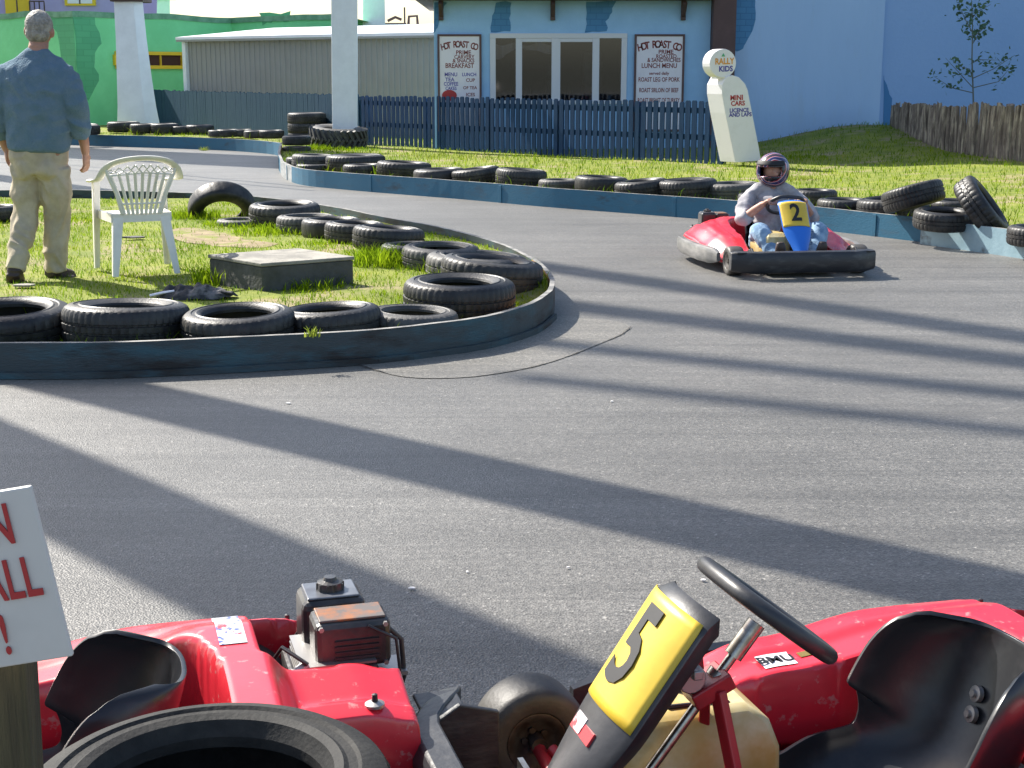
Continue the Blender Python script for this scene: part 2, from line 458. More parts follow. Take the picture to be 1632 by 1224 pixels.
M['decal'] = mat('white_decal', (0.52, 0.52, 0.55), 0.3, var=(0.06, 0.09, 0.30), vscale=42, vlo=.54, vhi=.60, var2=(0.45, 0.03, 0.04), v2scale=18, v2lo=.60, v2hi=.66)
M['sticker'] = mat('red_sticker', (0.50, 0.03, 0.04), 0.4)
M['stickerw'] = mat('white_sticker', (0.75, 0.70, 0.70), 0.4, var=(0.5, 0.05, 0.06), vscale=40, vlo=.52, vhi=.6)
M['brass'] = mat('brass', (0.6, 0.42, 0.12), 0.35, metal=1)
M['skin'] = mat('skin', (0.48, 0.26, 0.18), 0.5, var=(0.40, 0.20, 0.14), vscale=10)
M['skin_dark'] = mat('sun_reddened_skin', (0.36, 0.17, 0.115), 0.5, var=(0.42, 0.22, 0.15), vscale=10)
M['hair'] = mat('grey_hair', (0.38, 0.35, 0.31), 0.6, var=(0.22, 0.20, 0.17), vscale=26, bump=.6, bscale=70)
M['sweater'] = mat('slate_blue_wool', (0.115, 0.185, 0.245), 0.9, var=(0.14, 0.205, 0.26), vscale=14, bump=.5, bscale=90, spec=.2)
M['khaki'] = mat('khaki_trousers', (0.50, 0.43, 0.32), 0.85, var=(0.40, 0.34, 0.245), vscale=6, bump=.5, bscale=9, spec=.2)
M['shoe'] = mat('brown_shoe', (0.045, 0.028, 0.022), 0.5)
M['greyknit'] = mat('grey_sweatshirt', (0.40, 0.39, 0.41), 0.9, var=(0.25, 0.245, 0.265), vscale=8, bump=.5, bscale=14, spec=.2)
M['jeans'] = mat('blue_jeans', (0.30, 0.43, 0.56), 0.85, var=(0.14, 0.24, 0.37), vscale=7, bump=.4, bscale=20)
M['visor'] = mat('helmet_lining', (0.01, 0.01, 0.012), 0.6)
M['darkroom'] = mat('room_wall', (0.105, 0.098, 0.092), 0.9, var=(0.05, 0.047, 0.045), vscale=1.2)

# ------------------------------------------------------------------ ground and track
def cat_rom(pts, step=0.15):
    pts = [Vector(p) for p in pts]
    out = []
    for i in range(len(pts) - 1):
        p0 = pts[max(i - 1, 0)]; p1 = pts[i]; p2 = pts[i + 1]; p3 = pts[min(i + 2, len(pts) - 1)]
        n = max(1, int((p2 - p1).length / step))
        for k in range(n):
            t = k / n
            out.append(0.5 * ((2 * p1) + (p2 - p0) * t + (2 * p0 - 5 * p1 + 4 * p2 - p3) * t * t + (3 * p1 - p0 - 3 * p2 + p3) * t ** 3))
    out.append(pts[-1])
    return out

def g2(px, py, z=0.0):
    p = at(px, py, z)
    return Vector((p.x, p.y))

gm = MB()
gm.add([(-400, -60, 0), (400, -60, 0), (400, 900, 0), (-400, 900, 0)], [(0, 1, 2, 3)])
tag(gm.build('track', M['asphalt']), kind='structure')

ISLE_FRONT = [g2(*p) for p in [(-420, 600), (-200, 606), (0, 604), (150, 603), (300, 597), (450, 589), (600, 579), (700, 567), (777, 555), (850, 532), (880, 509)]]
ISLE_BACK = [g2(*p) for p in [(880, 509), (884, 492), (872, 470), (845, 450), (790, 424), (700, 399), (600, 378), (500, 358), (400, 346), (290, 340), (170, 337), (60, 336), (-150, 338), (-420, 345)]]
isle_f = cat_rom(ISLE_FRONT); isle_b = cat_rom(ISLE_BACK)
isle = isle_f + isle_b[1:]

def offset(pts, d):
    out = []
    for i, p in enumerate(pts):
        a = pts[max(i - 1, 0)]; b = pts[min(i + 1, len(pts) - 1)]
        t = (b - a).normalized()
        out.append(p + Vector((-t.y, t.x)) * d)
    return out

def wall_strip(name, pts, h, th, mats, parent=None, wob=0.006, z0=-0.01, ends=True):
    'a low plank wall along pts; face 0 on the right of the walk, face 2 (bare wood) on its left'
    inn = offset(pts, th)
    m = MB()
    n = len(pts)
    vs = []
    for i in range(n):
        hh = h[i] if hasattr(h, '__len__') else h
        hh += wob * noise.noise(Vector((pts[i].x * 1.3, pts[i].y * 1.3, 3)))
        o, q = pts[i], inn[i]
        lean = 0.012 * noise.noise(Vector((o.x * .8, o.y * .8, 9)))
        d = (q - o).normalized() * lean
        vs += [(o.x, o.y, z0), (o.x + d.x, o.y + d.y, hh), (q.x + d.x, q.y + d.y, hh), (q.x, q.y, z0)]
    fs, ms = [], []
    for i in range(n - 1):
        a, b = i * 4, i * 4 + 4
        fs += [(a, b, b + 1, a + 1), (a + 1, b + 1, b + 2, a + 2), (a + 2, b + 2, b + 3, a + 3)]
        ms += [0, 1, 2]
    fs += [(0, 1, 2, 3), ((n - 1) * 4 + 3, (n - 1) * 4 + 2, (n - 1) * 4 + 1, (n - 1) * 4)]
    ms += [1, 1]
    m.v = [Vector(v) for v in vs]; m.f = fs; m.m = ms
    return m.build(name, mats, parent)

isle_h = [0.195] * len(isle_f) + [0.20 + 0.05 * min(1, i / 60) for i in range(len(isle_b) - 1)]
ib = wall_strip('track_barrier', isle, isle_h, 0.035, [M['islebar'], M['edgewood'], M['plank'], M['islebar']])
tip_ = g2(881, 500)
for p_ in ib.data.polygons:
    if p_.material_index == 2 and (Vector(p_.center[:2]) - tip_).length > 1.35: p_.material_index = 3
tag(ib, 'scuffed grey and blue plank barrier curving round the grass island', 'barrier')
def joints(pts, h, step, par, m_, off=-.004):
    'upright cover strips where two planks meet'
    acc = 0
    o_ = offset(pts, off)
    for i in range(1, len(pts) - 1):
        acc += (pts[i] - pts[i - 1]).length
        if acc > step:
            acc = random.uniform(-.3, .3)
            t = (pts[i + 1] - pts[i - 1]).normalized()
            j = MB(); j.bar((o_[i].x, o_[i].y, 0), (o_[i].x, o_[i].y, h), .05, .008, up=(-t.y, t.x, 0)); j.build('joint_strip', m_, par, bevel=.002)
joints(isle_f[60:], .185, 1.9, ib, M['islebar'])
# kick strip along its foot
ks = MB()
fo = offset(isle_f, -0.022)
for i in range(0, len(fo) - 1):
    if fo[i].x > -4.2:
        ks.bar((fo[i].x, fo[i].y, 0.022), (fo[i + 1].x, fo[i + 1].y, 0.022), 0.02, 0.036)
ks.build('kick_strip', M['islebar'], ib)
# brown rubbing plank seen on the inside of the tip is the barrier's own bare back; patched tarmac round the tip
pt = [g2(*p) for p in [(560, 578), (640, 601), (730, 603), (800, 595), (860, 583), (910, 567), (955, 549), (990, 534), (1004, 522), (985, 513), (930, 508), (880, 505), (800, 532), (700, 556)]]
ptc = cat_rom(pt + [pt[0]], .08)[:-1]
pm = MB()
pm.add([(p.x, p.y, 0.004) for p in ptc], [tuple(range(len(ptc)))])
tag(pm.build('tarmac_patch', M['patch']), kind='structure')
ck = MB()
cl = cat_rom([p for p in pt[0:9]], .05)
for i in range(len(cl) - 1):
    w = 0.003 + 0.011 * max(0, noise.noise(Vector((cl[i].x * 6, cl[i].y * 6, 1))))
    if noise.noise(Vector((cl[i].x * 3, cl[i].y * 3, 5))) < -0.02: continue
    j = Vector((random.uniform(-.014, .014), random.uniform(-.014, .014)))
    a, b = cl[i], cl[i + 1]
    t = (b - a).normalized(); s_ = Vector((-t.y, t.x)) * w / 2
    ck.add([(a.x - s_.x + j.x, a.y - s_.y + j.y, .008), (b.x - s_.x, b.y - s_.y, .008), (b.x + s_.x, b.y + s_.y, .008), (a.x + s_.x + j.x, a.y + s_.y + j.y, .008)], [(0, 1, 2, 3)])
tag(ck.build('tarmac_crack', M['crack']), kind='structure')
for (px, py, s_) in [(657, 938, .012), (905, 905, .006), (1120, 925, .012), (745, 912, .006), (975, 640, .01), (460, 643, .012)]:
    p = at(px, py, .004)
    lm = MB()
    k = [(s_ * random.uniform(.6, 1.3) * math.cos(q), s_ * random.uniform(.4, .8) * math.sin(q)) for q in [i * PI / 3 for i in range(6)]]
    lm.prism(k, 0, .004)
    o = lm.build('litter_scrap', M['litter']); o.location = p
    tag(o, {657: 'white paper scrap on the tarmac right of the black engine', 905: 'tiny pale chip on the tarmac above the yellow number plate', 1120: 'pale scrap on the tarmac just above the steering wheel rim',
            745: 'tiny pale chip in the shadow band between engine and yellow plate', 975: 'pale chip on sunlit tarmac right of the patched tarmac', 460: 'pale scrap on tarmac below the island barrier'}[px], 'litter', 'litter scraps on the tarmac')

def sheet(name, poly, hfn, step, m):
    poly = [Vector(p) for p in poly]
    xs = [p.x for p in poly]; ys = [p.y for p in poly]
    vs = list(poly); ed = [(i, (i + 1) % len(poly)) for i in range(len(poly))]
    def inside(x, y):
        c = False; j = len(poly) - 1
        for i in range(len(poly)):
            a, b = poly[i], poly[j]
            if (a.y > y) != (b.y > y) and x < (b.x - a.x) * (y - a.y) / (b.y - a.y) + a.x: c = not c
            j = i
        return c
    y = min(ys)
    while y < max(ys):
        x = min(xs)
        while x < max(xs):
            q = (x + random.uniform(-.2, .2) * step, y + random.uniform(-.2, .2) * step)
            if inside(*q): vs.append(Vector(q))
            x += step
        y += step
    ov, oe, of, *_ = delaunay_2d_cdt(vs, ed, [], 1, 1e-5)
    m_ = MB()
    m_.v = [Vector((v.x, v.y, hfn(v.x, v.y))) for v in ov]
    m_.f = [tuple(f) for f in of]; m_.m = [0] * len(of)
    return m_.build(name, m, smooth=180, recalc=True), inside

_fr = isle_f[::4]
def isle_hf(x, y):
    d = min((q.x - x) ** 2 + (q.y - y) ** 2 for q in _fr) ** .5
    return 0.07 + 0.095 * (lambda t: t * t * (3 - 2 * t))(min(1, max(0, (d - .45) / .7))) + 0.03 * noise.noise(Vector((x * .7, y * .7, 0))) + 0.012 * noise.noise(Vector((x * 3, y * 3, 2)))
isle_in = offset(isle, 0.04)
o, in_isle = sheet('lawn', isle_in[::2], isle_hf, 0.22, M['soil'])
tag(o, kind='structure')

OUT_PX = [(-420, 205), (-250, 214), (-100, 220), (0, 226), (135, 232), (260, 236), (360, 240), (425, 245), (447, 249)]
TIP_PX = [(447, 249), (444, 262), (446, 274), (455, 285), (482, 295), (546, 302), (640, 310), (740, 318), (860, 329), (1000, 340), (1150, 352), (1300, 366), (1470, 386)]
END_PX = [(1466, 389), (1540, 399), (1632, 413), (1760, 434), (1900, 460)]
out_a = cat_rom([g2(*p) for p in OUT_PX], .3); out_b = cat_rom([g2(*p) for p in TIP_PX], .2); out_c = cat_rom([g2(*p) for p in END_PX], .2)
rb = lambda L: list(reversed(L))
# walk so that the painted face looks at the track (right-hand side of the walk)
tag(wall_strip('track_barrier', out_a, 0.25, 0.04, [M['bluebar'], M['edgewood'], M['plank']]), 'far teal plank barrier below the green wall and white pillar', 'barrier')
wb_ = wall_strip('track_barrier', out_b, 0.235, 0.04, [M['bluebar'], M['edgewood'], M['plank'], M['wornbar']])
joints(out_b[8:], .22, 2.4, wb_, M['bluebar'])
wp_ = g2(455, 284)
for p_ in wb_.data.polygons:
    if p_.material_index == 0 and (Vector(p_.center[:2]) - wp_).length < .95: p_.material_index = 3
tag(wb_, 'long blue plank barrier in front of the hut behind the kart', 'barrier')
tag(wall_strip('track_barrier', out_c, 0.24, 0.04, [M['lightbar'], M['edgewood'], M['plank']], wob=.004), 'pale blue barrier plank at the right under the toppled tyres', 'barrier')
verge_poly = offset(out_a + out_b[1:] + out_c[1:], 0.045)[::2] + [Vector((16, 9)), Vector((16, 50)), Vector((-30, 50)), Vector((-30, 40))]

def verge_hf(x, y):
    h = 0.15 + 0.025 * noise.noise(Vector((x * .5, y * .5, 4)))
    if y > 28: h += .085 * min(1, (y - 28) / 1.5) * (1 / (1 + math.exp((x + 5.2) * 3)))
    h += 0.46 * math.exp(-((x - 7.0) / 2.0) ** 2 - ((y - 28.8) / 3.6) ** 2)
    h += 0.16 / (1 + math.exp(-(x - 6.3) * 2.2)) * math.exp(-((y - 22) / 4.0) ** 2)
    return h
o, in_verge = sheet('grass_verge', verge_poly, verge_hf, 0.55, M['soil'])
tag(o, kind='structure')

def blades(name, P, H, W, lean, m, label=None):
    'P: n x 3 roots; one bent blade of grass at each'
    P = np.asarray(P, float); n = len(P)
    q = rng.uniform(0, 2 * PI, n)
    d = np.stack([np.cos(q), np.sin(q), np.zeros(n)], 1)
    e = rng.uniform(0, 2 * PI, n)
    l = np.stack([np.cos(e), np.sin(e), np.zeros(n)], 1) * (lean * rng.uniform(.2, 1.0, n) * H)[:, None]
    up = np.array([0, 0, 1.0])
    a = P - d * (W / 2)[:, None]; b = P + d * (W / 2)[:, None]
    mid = P + up * (H * .6)[:, None] + l * .35
    c1 = mid - d * (W * .36)[:, None]; c2 = mid + d * (W * .36)[:, None]
    t = P + up * (H * .95)[:, None] + l
    V = np.stack([a, b, c2, c1, t], 1).reshape(-1, 3)
    i = np.arange(n) * 5
    me = bpy.data.meshes.new(name)
    me.vertices.add(n * 5); me.vertices.foreach_set('co', V.ravel())
    loops = np.stack([i, i + 1, i + 2, i + 3, i + 3, i + 2, i + 4], 1).ravel()
    me.loops.add(n * 7); me.loops.foreach_set('vertex_index', loops)
    me.polygons.add(n * 2)
    st = np.stack([np.arange(n) * 7, np.arange(n) * 7 + 4], 1).ravel()
    me.polygons.foreach_set('loop_start', st)
    me.polygons.foreach_set('loop_total', np.tile([4, 3], n))
    me.materials.append(m)
    me.update(calc_edges=True); me.validate()
    o = bpy.data.objects.new(name, me); COL.objects.link(o)
    return o

def scatter(n, inside, hf, zone, dens):
    out = []
    while len(out) < n:
        x, y = random.uniform(zone[0], zone[2]), random.uniform(zone[1], zone[3])
        if inside(x, y) and random.random() < dens(x, y):
            out.append((x, y, hf(x, y) - .004))
    return out
BARE = cat_rom([g2(px_, py_, .16) for px_, py_ in [(262, 372), (300, 366), (350, 372), (400, 384), (440, 391), (400, 396), (330, 392), (285, 386), (262, 372)]], .08)[:-1]
bo_, in_bare = sheet('bare_soil', [p + Vector((random.uniform(-.03, .03), random.uniform(-.03, .03))) for p in BARE], lambda x, y: isle_hf(x, y) + .004, .12, M['bare'])
tag(bo_, kind='structure')
def isle_dens(x, y):
    if in_bare(x, y): return .07
    v = noise.noise(Vector((x * .9, y * .9, 7))) + .5 * noise.noise(Vector((x * 2.7, y * 2.7, 1)))
    return max(.10, min(1, .55 + v * 1.1))
def tuft(px, py, z, r, h, n, label, name='grass_tuft', m=None, group='long grass tufts beside the tyres', hf=None):
    p = at(px, py, z)
    P = []
    for i in range(n):
        q, k = random.uniform(0, 2 * PI), r * random.random() ** .6
        P.append((k * math.cos(q), k * math.sin(q) * .8, -.01))
    o = blades(name, P, h * .62 * rng.uniform(.4, 1.05, n), rng.uniform(.006, .013, n), .75, m or M['tuft'])
    o.location = p
    return tag(o, label, 'grass tuft', group)
tuft(305, 347, .16, .30, .20, 420, 'long grass tuft at the foot of the upright half tyre')
tuft(375, 362, .16, .34, .13, 360, 'low grass tuft in front of the narrow lit tyre')
tuft(440, 372, .16, .40, .17, 520, 'long grass tuft below the flat tyres right of the upright tyre')
tuft(520, 392, .16, .35, .12, 380, 'low grass strip between the slab and the back tyre row')
tuft(612, 425, .16, .26, .32, 520, 'tall bright grass tuft right of the concrete slab')
tuft(660, 428, .16, .25, .14, 360, 'grass tuft touching the stacked tyres at the island tip')
tuft(375, 448, .16, .30, .26, 640, 'long grass against the left face of the concrete slab')
tuft(480, 458, .16, .34, .18, 420, 'shaded grass against the right face of the concrete slab')
tuft(130, 352, .16, .40, .10, 380, 'dark grass patch along the back barrier behind the walking man')
tuft(500, 238, .15, .35, .22, 300, 'bright grass tuft right of the small tyre stack')
tuft(277, 204, .15, .25, .35, 160, 'bright weed clump against the far fence by the white pillar')
tuft(325, 240, .0, .10, .20, 60, 'small yellowish weed at the foot of the far barrier', m=M['weed'])
tuft(555, 240, .15, .6, .16, 320, 'grass tuft at the foot of the tractor tyre')
tuft(690, 250, .15, .8, .16, 240, 'dry weed tuft at the fence foot below the left menu board', m=M['weed'])
tuft(800, 254, .15, .9, .14, 220, 'dry weed tuft at the fence foot below the serving window', m=M['weed'])
tuft(1270, 286, .2, .3, .12, 200, 'yellowish grass clump on the bank behind the kart driver', m=M['weed'])
for (xx, yy, lb) in [(1240, 252, 'ragged grass against the blue wall left of the bank'), (1330, 222, 'ragged grass against the blue wall on the bank top'), (1480, 235, 'grass against the left part of the wooden paling'), (1580, 258, 'grass against the right part of the wooden paling')]:
    tuft(xx, yy, .22, .9, .16, 300, lb, m=M['grass'])
w = tuft(498, 534, .2, .05, .11, 26, 'small pale weed growing from the top of the island barrier', name='weed', m=M['weed'], group='weeds')
# ------------------------------------------------------------------ tyres
def tyre_mesh(name, m, Rr=.30, W=.19, hole=.60, tread=4, n=144, worn=False):
    s = Rr / .30; z = W / .19; hr = hole * Rr
    pro = [(.284, .012), (.294, .026), (.299, .05)]
    if worn: pro += [(.3, .075), (.301, .095), (.3, .115)]
    else: pro += [(.300, .068), (.291, .071), (.291, .079), (.300, .082), (.301, .108), (.291, .111), (.291, .119), (.300, .122)]
    pro += [(.299, .14), (.294, .164), (.284, .178), (.266, .188), (.243, .1925), (.237, .188), (.222, .1885), (.214, .193), (.199, .188)]
    k1 = len(pro)
    pr = [(r * s, zz * z) for r, zz in pro]
    pr += [(hr + .006, .176 * z), (hr, .166 * z), (hr, .150 * z), (hr + .012, .146 * z), (.225 * s, .166 * z), (.262 * s, .158 * z), (.282 * s, .128 * z), (.284 * s, .095 * z), (.282 * s, .062 * z), (.262 * s, .032 * z), (.225 * s, .024 * z),
           (hr + .012, .044 * z), (hr, .04 * z), (hr, .024 * z), (hr + .006, .014 * z), (.197 * s, .006 * z), (.212 * s, .001 * z), (.238 * s, 0), (.266 * s, .002 * z)]
    k = len(pr)
    mb = MB()
    vs = []
    for j in range(n):
        q = 2 * PI * j / n
        for i, (r, zz) in enumerate(pr):
            if tread and i < k1 - 7:
                off = j + (1 if zz > .095 * z else 0)
                if off % tread == 0: r -= .0055 if not worn else .0025
            vs.append((r * math.cos(q), r * math.sin(q), zz))
    fs = []
    for j in range(n):
        j2 = (j + 1) % n
        for i in range(k):
            i2 = (i + 1) % k
            fs.append((j * k + i, j2 * k + i, j2 * k + i2, j * k + i2))
    mb.add(vs, fs)
    return mb.mesh(name, m, smooth=26)
TY = [tyre_mesh('tyre', M['rubber']), tyre_mesh('tyre', M['rubber'], W=.21, hole=.56, tread=3), tyre_mesh('tyre', M['rubber2'], W=.18, hole=.62, tread=4), tyre_mesh('tyre', M['rubber'], W=.185, hole=.6, tread=6, worn=True)]
TW = [.19, .21, .18, .185]
GI = 'tyres lining the grass island'
GF = 'tyres lined up behind the far barrier'

def tyre_at(p, Rr, label, group, v=0, tilt=(0, 0), mx=None):
    o = bpy.data.objects.new('tyre', TY[v]); COL.objects.link(o)
    s = Rr / .30
    if mx is None:
        mx = Matrix.Translation(p) @ Matrix.Rotation(R(tilt[1]), 4, 'Y') @ Matrix.Rotation(R(tilt[0]), 4, 'X') @ Matrix.Rotation(random.uniform(0, 6), 4, 'Z')
    o.matrix_world = mx @ Matrix.Diagonal((s, s, min(s, 1.12), 1))
    return tag(o, label, 'tyre', group)

def tyre(xl, xr, yt, z0, label, group, v=0, tilt=(0, 0), sy=1.0):
    'flat tyre whose top ring spans pixels xl..xr with its far edge at row yt, lying at height z0'
    wpx = (xr - xl) * (1.10 if group == GF else 1.04)
    zt = z0 + TW[v]
    yc = yt
    for _ in range(4):
        dep = math.atan((CY - 115) / F) + math.atan((yc - CY) / F)
        yc = yt + .5 * wpx * math.sin(dep) * .93
    p = at((xl + xr) / 2, yc, zt)
    Rr = wpx / 2 * p.y / F * 1.0 / math.cos(PITCH) * math.cos(PITCH)
    d = (p - cam.location); depth = d.y * CP - d.z * SP
    Rr = wpx / 2 / F * depth
    q = Vector((p.x, p.y))                       # keep it behind its barrier plank
    line = isle if group == GI else (out_a + out_b)
    for _ in range(3):
        nb = min(line, key=lambda a: (a - q).length_squared)
        gap = Rr + .055 - (q - nb).length
        if gap > 0 and 'overhanging' not in label and 'leaning' not in label: q += (q - nb).normalized() * min(gap, .25)
    return tyre_at(Vector((q.x, q.y, z0)), Rr, label, group, v, tilt)

ih, vh = .165, .155
# island, front row from the left, then the heap at the tip, then the back row
tyre(-85, 108, 480, ih - .09, 'black tyre cut by the left picture edge on the front of the island', GI, 0, (3, 0))
tyre(103, 296, 476, ih - .09, 'wide dusty black tyre lying flat in the island front row below the walking man', GI, 1, (-3, 1))
tyre(293, 468, 486, ih - .095, 'flat tyre in the island front row below the heap of dark rags', GI, 0, (2, -1))
tyre(445, 606, 479, ih - .10, 'front row tyre tipped up on its neighbour above the small weed', GI, 0, (-1, -3))
tyre(584, 727, 480, ih - .115, 'smaller dusty tyre at the right end of the island front row', GI, 2, (0, 2))
tyre(645, 818, 440, ih - .09, 'bulky black tyre nearest to us at the island tip', GI, 1, (1, 1))
tyre(702, 860, 408, ih - .05, 'tilted dusty tyre beside the bare wood at the barrier tip', GI, 0, (-1, 6))
tyre(680, 838, 401, ih - .06, 'tyre half hidden under the tilted tyre at the barrier tip', GI, 2, (0, 3))
tyre(642, 762, 384, ih - .01, 'thin dusty tyre in the back row next to the tip pile', GI, 2, (2, 1))
tyre(608, 700, 375, ih - .01, 'tyre peeping out between two others near the end of the back row', GI, 0)
tyre(562, 673, 356, ih + .02, 'glossy tyre resting high in the back row behind the slab', GI, 0, (-2, 4))
tyre(518, 612, 346, ih, 'dark upright walled tyre in the back row behind the slab corner', GI, 0, (0, 2))
tyre(482, 575, 341, ih - .01, 'grey topped tyre in the middle of the island back row', GI, 3)
tyre(442, 535, 337, ih - .02, 'pale sided tyre in the back row between dark neighbours', GI, 2)
tyre(399, 508, 323, ih, 'flat tyre with lit rim first right of the upright half tyre', GI, 0, (2, 0))
# narrow lit tyre under the upright one
tyre(346, 420, 339, ih - .08, 'low tyre with a lit edge at the foot of the upright tyre', GI, 2)
p = at(352, 352, .14)
mx = Matrix.Translation(p + Vector((-.01, .14, .08))) @ Matrix.Rotation(R(22), 4, 'Z') @ Matrix.Rotation(R(12), 4, 'Y') @ Matrix.Rotation(R(-50), 4, 'X') @ Matrix.Translation((0, 0, -.09))
tyre_at(None, .345, 'dark tyre leaning half buried at the back of the island', GI, 3, mx=mx)
tyre(-46, 26, 318, ih, 'dark tyre at the left picture edge beyond the walking man', GI, 0)
# far row behind the long blue barrier
tyre(447, 500, 248, vh - .03, 'small tyre squeezed into the curved left tip of the blue barrier', GF, 0)
tyre(462, 526, 247, vh + .03, 'tyre with a lit lip at the left end of the far row', GF, 2, (0, 2))
tyre(474, 528, 258, vh - .06, 'low front tyre at the left end of the far row', GF, 0)
tyre(523, 610, 247, vh + .02, 'rear tyre of the overlapping pair near the left end of the far row', GF, 1)
tyre(549, 607, 259, vh - .02, 'front tyre of the overlapping pair near the left end of the far row', GF, 0)
tyre(603, 683, 258, vh, 'far row tyre with an open top below the left end of the navy pickets', GF, 0, (0, 3))
tyre(657, 733, 269, vh - .02, 'far row tyre just below the left menu board', GF, 3, (0, -2))
tyre(724, 796, 268, vh + .0, 'far row tyre tipped up on its right below the serving window', GF, 0, (0, -7))
tyre(792, 867, 270, vh, 'far row tyre with a lit right lip below the serving window centre', GF, 1, (0, 4))
tyre(861, 922, 281, vh - .02, 'small grey lipped tyre in the middle of the far row', GF, 2)
tyre(919, 997, 281, vh, 'smooth dark tyre in the far row below the window right end', GF, 3, (0, 3))
tyre(985, 1063, 286, vh, 'far row tyre sloping up to the right below the right menu board', GF, 0, (0, -6))
tyre(1052, 1140, 286, vh - .01, 'wide far row tyre right below the right menu board edge', GF, 1, (0, -3))
tyre(1125, 1208, 291, vh - .01, 'far row tyre below the leaning white pump sign', GF, 2, (0, -2))
tyre(1176, 1246, 303, vh - .02, 'far row tyre partly hidden behind the kart engine', GF, 0)
tyre(1264, 1331, 296, vh, 'tyre showing just right of the driver shoulder', GF, 0)
tyre(1296, 1373, 314, vh - .02, 'far row tyre right of the number two panel', GF, 0)
tyre(1350, 1442, 314, vh, 'flat tyre carrying the big toppled tyre at the right', GF, 0, (0, -4))
# the toppled heap on the right
p = at(1459, 335, .30)
tyre_at(Vector((p.x, p.y, .33)), .30, 'big tyre toppled on top of the heap right of the kart', GF, 1, (-11, -14))
tyre(1400, 1480, 318, vh - .05, 'dark tyre in the shade beneath the big toppled tyre', GF, 0)
tyre(1486, 1560, 312, vh, 'dusty tyre behind the leaning tyre of the right heap', GF, 3)
tyre(1461, 1546, 328, vh + .02, 'tyre overhanging the break between blue and pale barriers', GF, 0, (4, 0))
p = at(1574, 372, .16)
mx = Matrix.Translation(p + Vector((-.02, .18, .205))) @ Matrix.Rotation(R(-12), 4, 'Z') @ Matrix.Rotation(R(52), 4, 'Y') @ Matrix.Rotation(R(8), 4, 'X') @ Matrix.Translation((0, 0, -.095))
tyre_at(None, .33, 'tyre leaning steeply against the heap at the right', GF, 0, mx=mx)
tyre(1612, 1700, 352, vh - .03, 'tyre cut by the right picture edge behind the pale barrier', GF, 0)
# far left row on the verge
row = [(-60, -18, 203), (-14, 30, 202), (120, 150, 199), (148, 178, 200), (177, 216, 197), (213, 247, 200), (246, 278, 199), (276, 302, 201), (302, 334, 201), (330, 352, 206), (350, 374, 205), (372, 396, 205), (394, 420, 207), (418, 446, 207)]
lbs = ['far tyre beyond the left picture edge of the back row', 'far row tyre glimpsed at the walking man left arm', 'far tyre just right of the walking man arm', 'far tyre below the right edge of the green wall', 'long low tyre in front of the white pillar foot', 'far tyre touching the white pillar right foot',
       'far tyre under the bright weed clump', 'small far tyre right of the bright weed clump', 'far tyre with a lit top in the middle of the back row', 'tiny far tyre beside the small weed on the barrier', 'tiny dark tyre right of the small barrier weed', 'tiny dark tyre left of centre of the far left row end', 'tiny dark tyre second from the far row corner', 'tiny dark tyre at the corner of the far left row']
for (xl, xr, yt), lb in zip(row, lbs):
    tyre(xl - 5, xr + 6, yt - 2, .265, lb, 'small tyres along the far left barrier', random.choice([0, 1, 3]))
tyre(450, 494, 231, .06, 'bottom tyre of the small stack at the barrier corner', 'tyres stacked at the barrier corner', 2)
tyre(448, 492, 214, .26, 'top tyre of the small stack at the barrier corner', 'tyres stacked at the barrier corner', 0)
for k, lb in enumerate(['bottom tyre of the dark stack left of the tall white pillar', 'middle tyre of the dark stack left of the tall white pillar', 'top tyre of the dark stack left of the tall white pillar']):
    pp = atd(489, 190, 31.0)
    tyre_at(Vector((pp.x, 31.0, .14 + .20 * k)), .41, lb, 'dark tyres stacked by the far fence', 1)
# tractor tyre
tt = MB()
pro = [(.50, .03), (.53, .10), (.535, .21), (.53, .32), (.50, .39), (.44, .42), (.36, .41), (.32, .38), (.33, .34), (.42, .36), (.48, .30), (.49, .21), (.48, .12), (.42, .06), (.33, .08), (.32, .04), (.36, .01), (.44, 0)]
tt.lathe(pro, 64, closed=True)
for k in range(26):
    for sgn, z0, z1 in ((1, .03, .23), (-1, .39, .19)):
        a = 2 * PI * k / 26 + (0.12 if sgn < 0 else 0)
        q0, q1 = a, a + .22
        tt.bar((.545 * math.cos(q0), .545 * math.sin(q0), z0), (.56 * math.cos(q1), .56 * math.sin(q1), z1), .05, .07, up=(math.cos(a), math.sin(a), 0))
o = tt.build('tractor_tyre', M['rubber2'], smooth=40)
pp = at(533, 237, .15); o.location = (pp.x, pp.y + .54, .14); o.rotation_euler = (R(4), R(3), 0)
tag(o, 'big tractor tyre with chunky lugs lying by the tall white pillar', 'tractor tyre')
# foreground stack, only its top tyre shows
pz = at(331, 1232, .62)
big = tyre_mesh('tyre', M['rubbermatte'], Rr=.275, W=.206, hole=.62, tread=2, n=160)
for k in (2, 1):
    o = bpy.data.objects.new('tyre', big); COL.objects.link(o)
    o.location = (pz.x, pz.y, .62 - .206 * (3 - k))
    tag(o, {2: 'large worn tyre on top of the stack in the foreground', 1: 'second tyre down in the foreground stack beneath the large worn tyre'}[k], 'tyre', 'tyres stacked in the foreground')
o = bpy.data.objects.new('tyre', big); COL.objects.link(o); o.location = (pz.x, pz.y, .001)
tag(o, 'bottom tyre of the foreground stack on the tarmac', 'tyre', 'tyres stacked in the foreground')
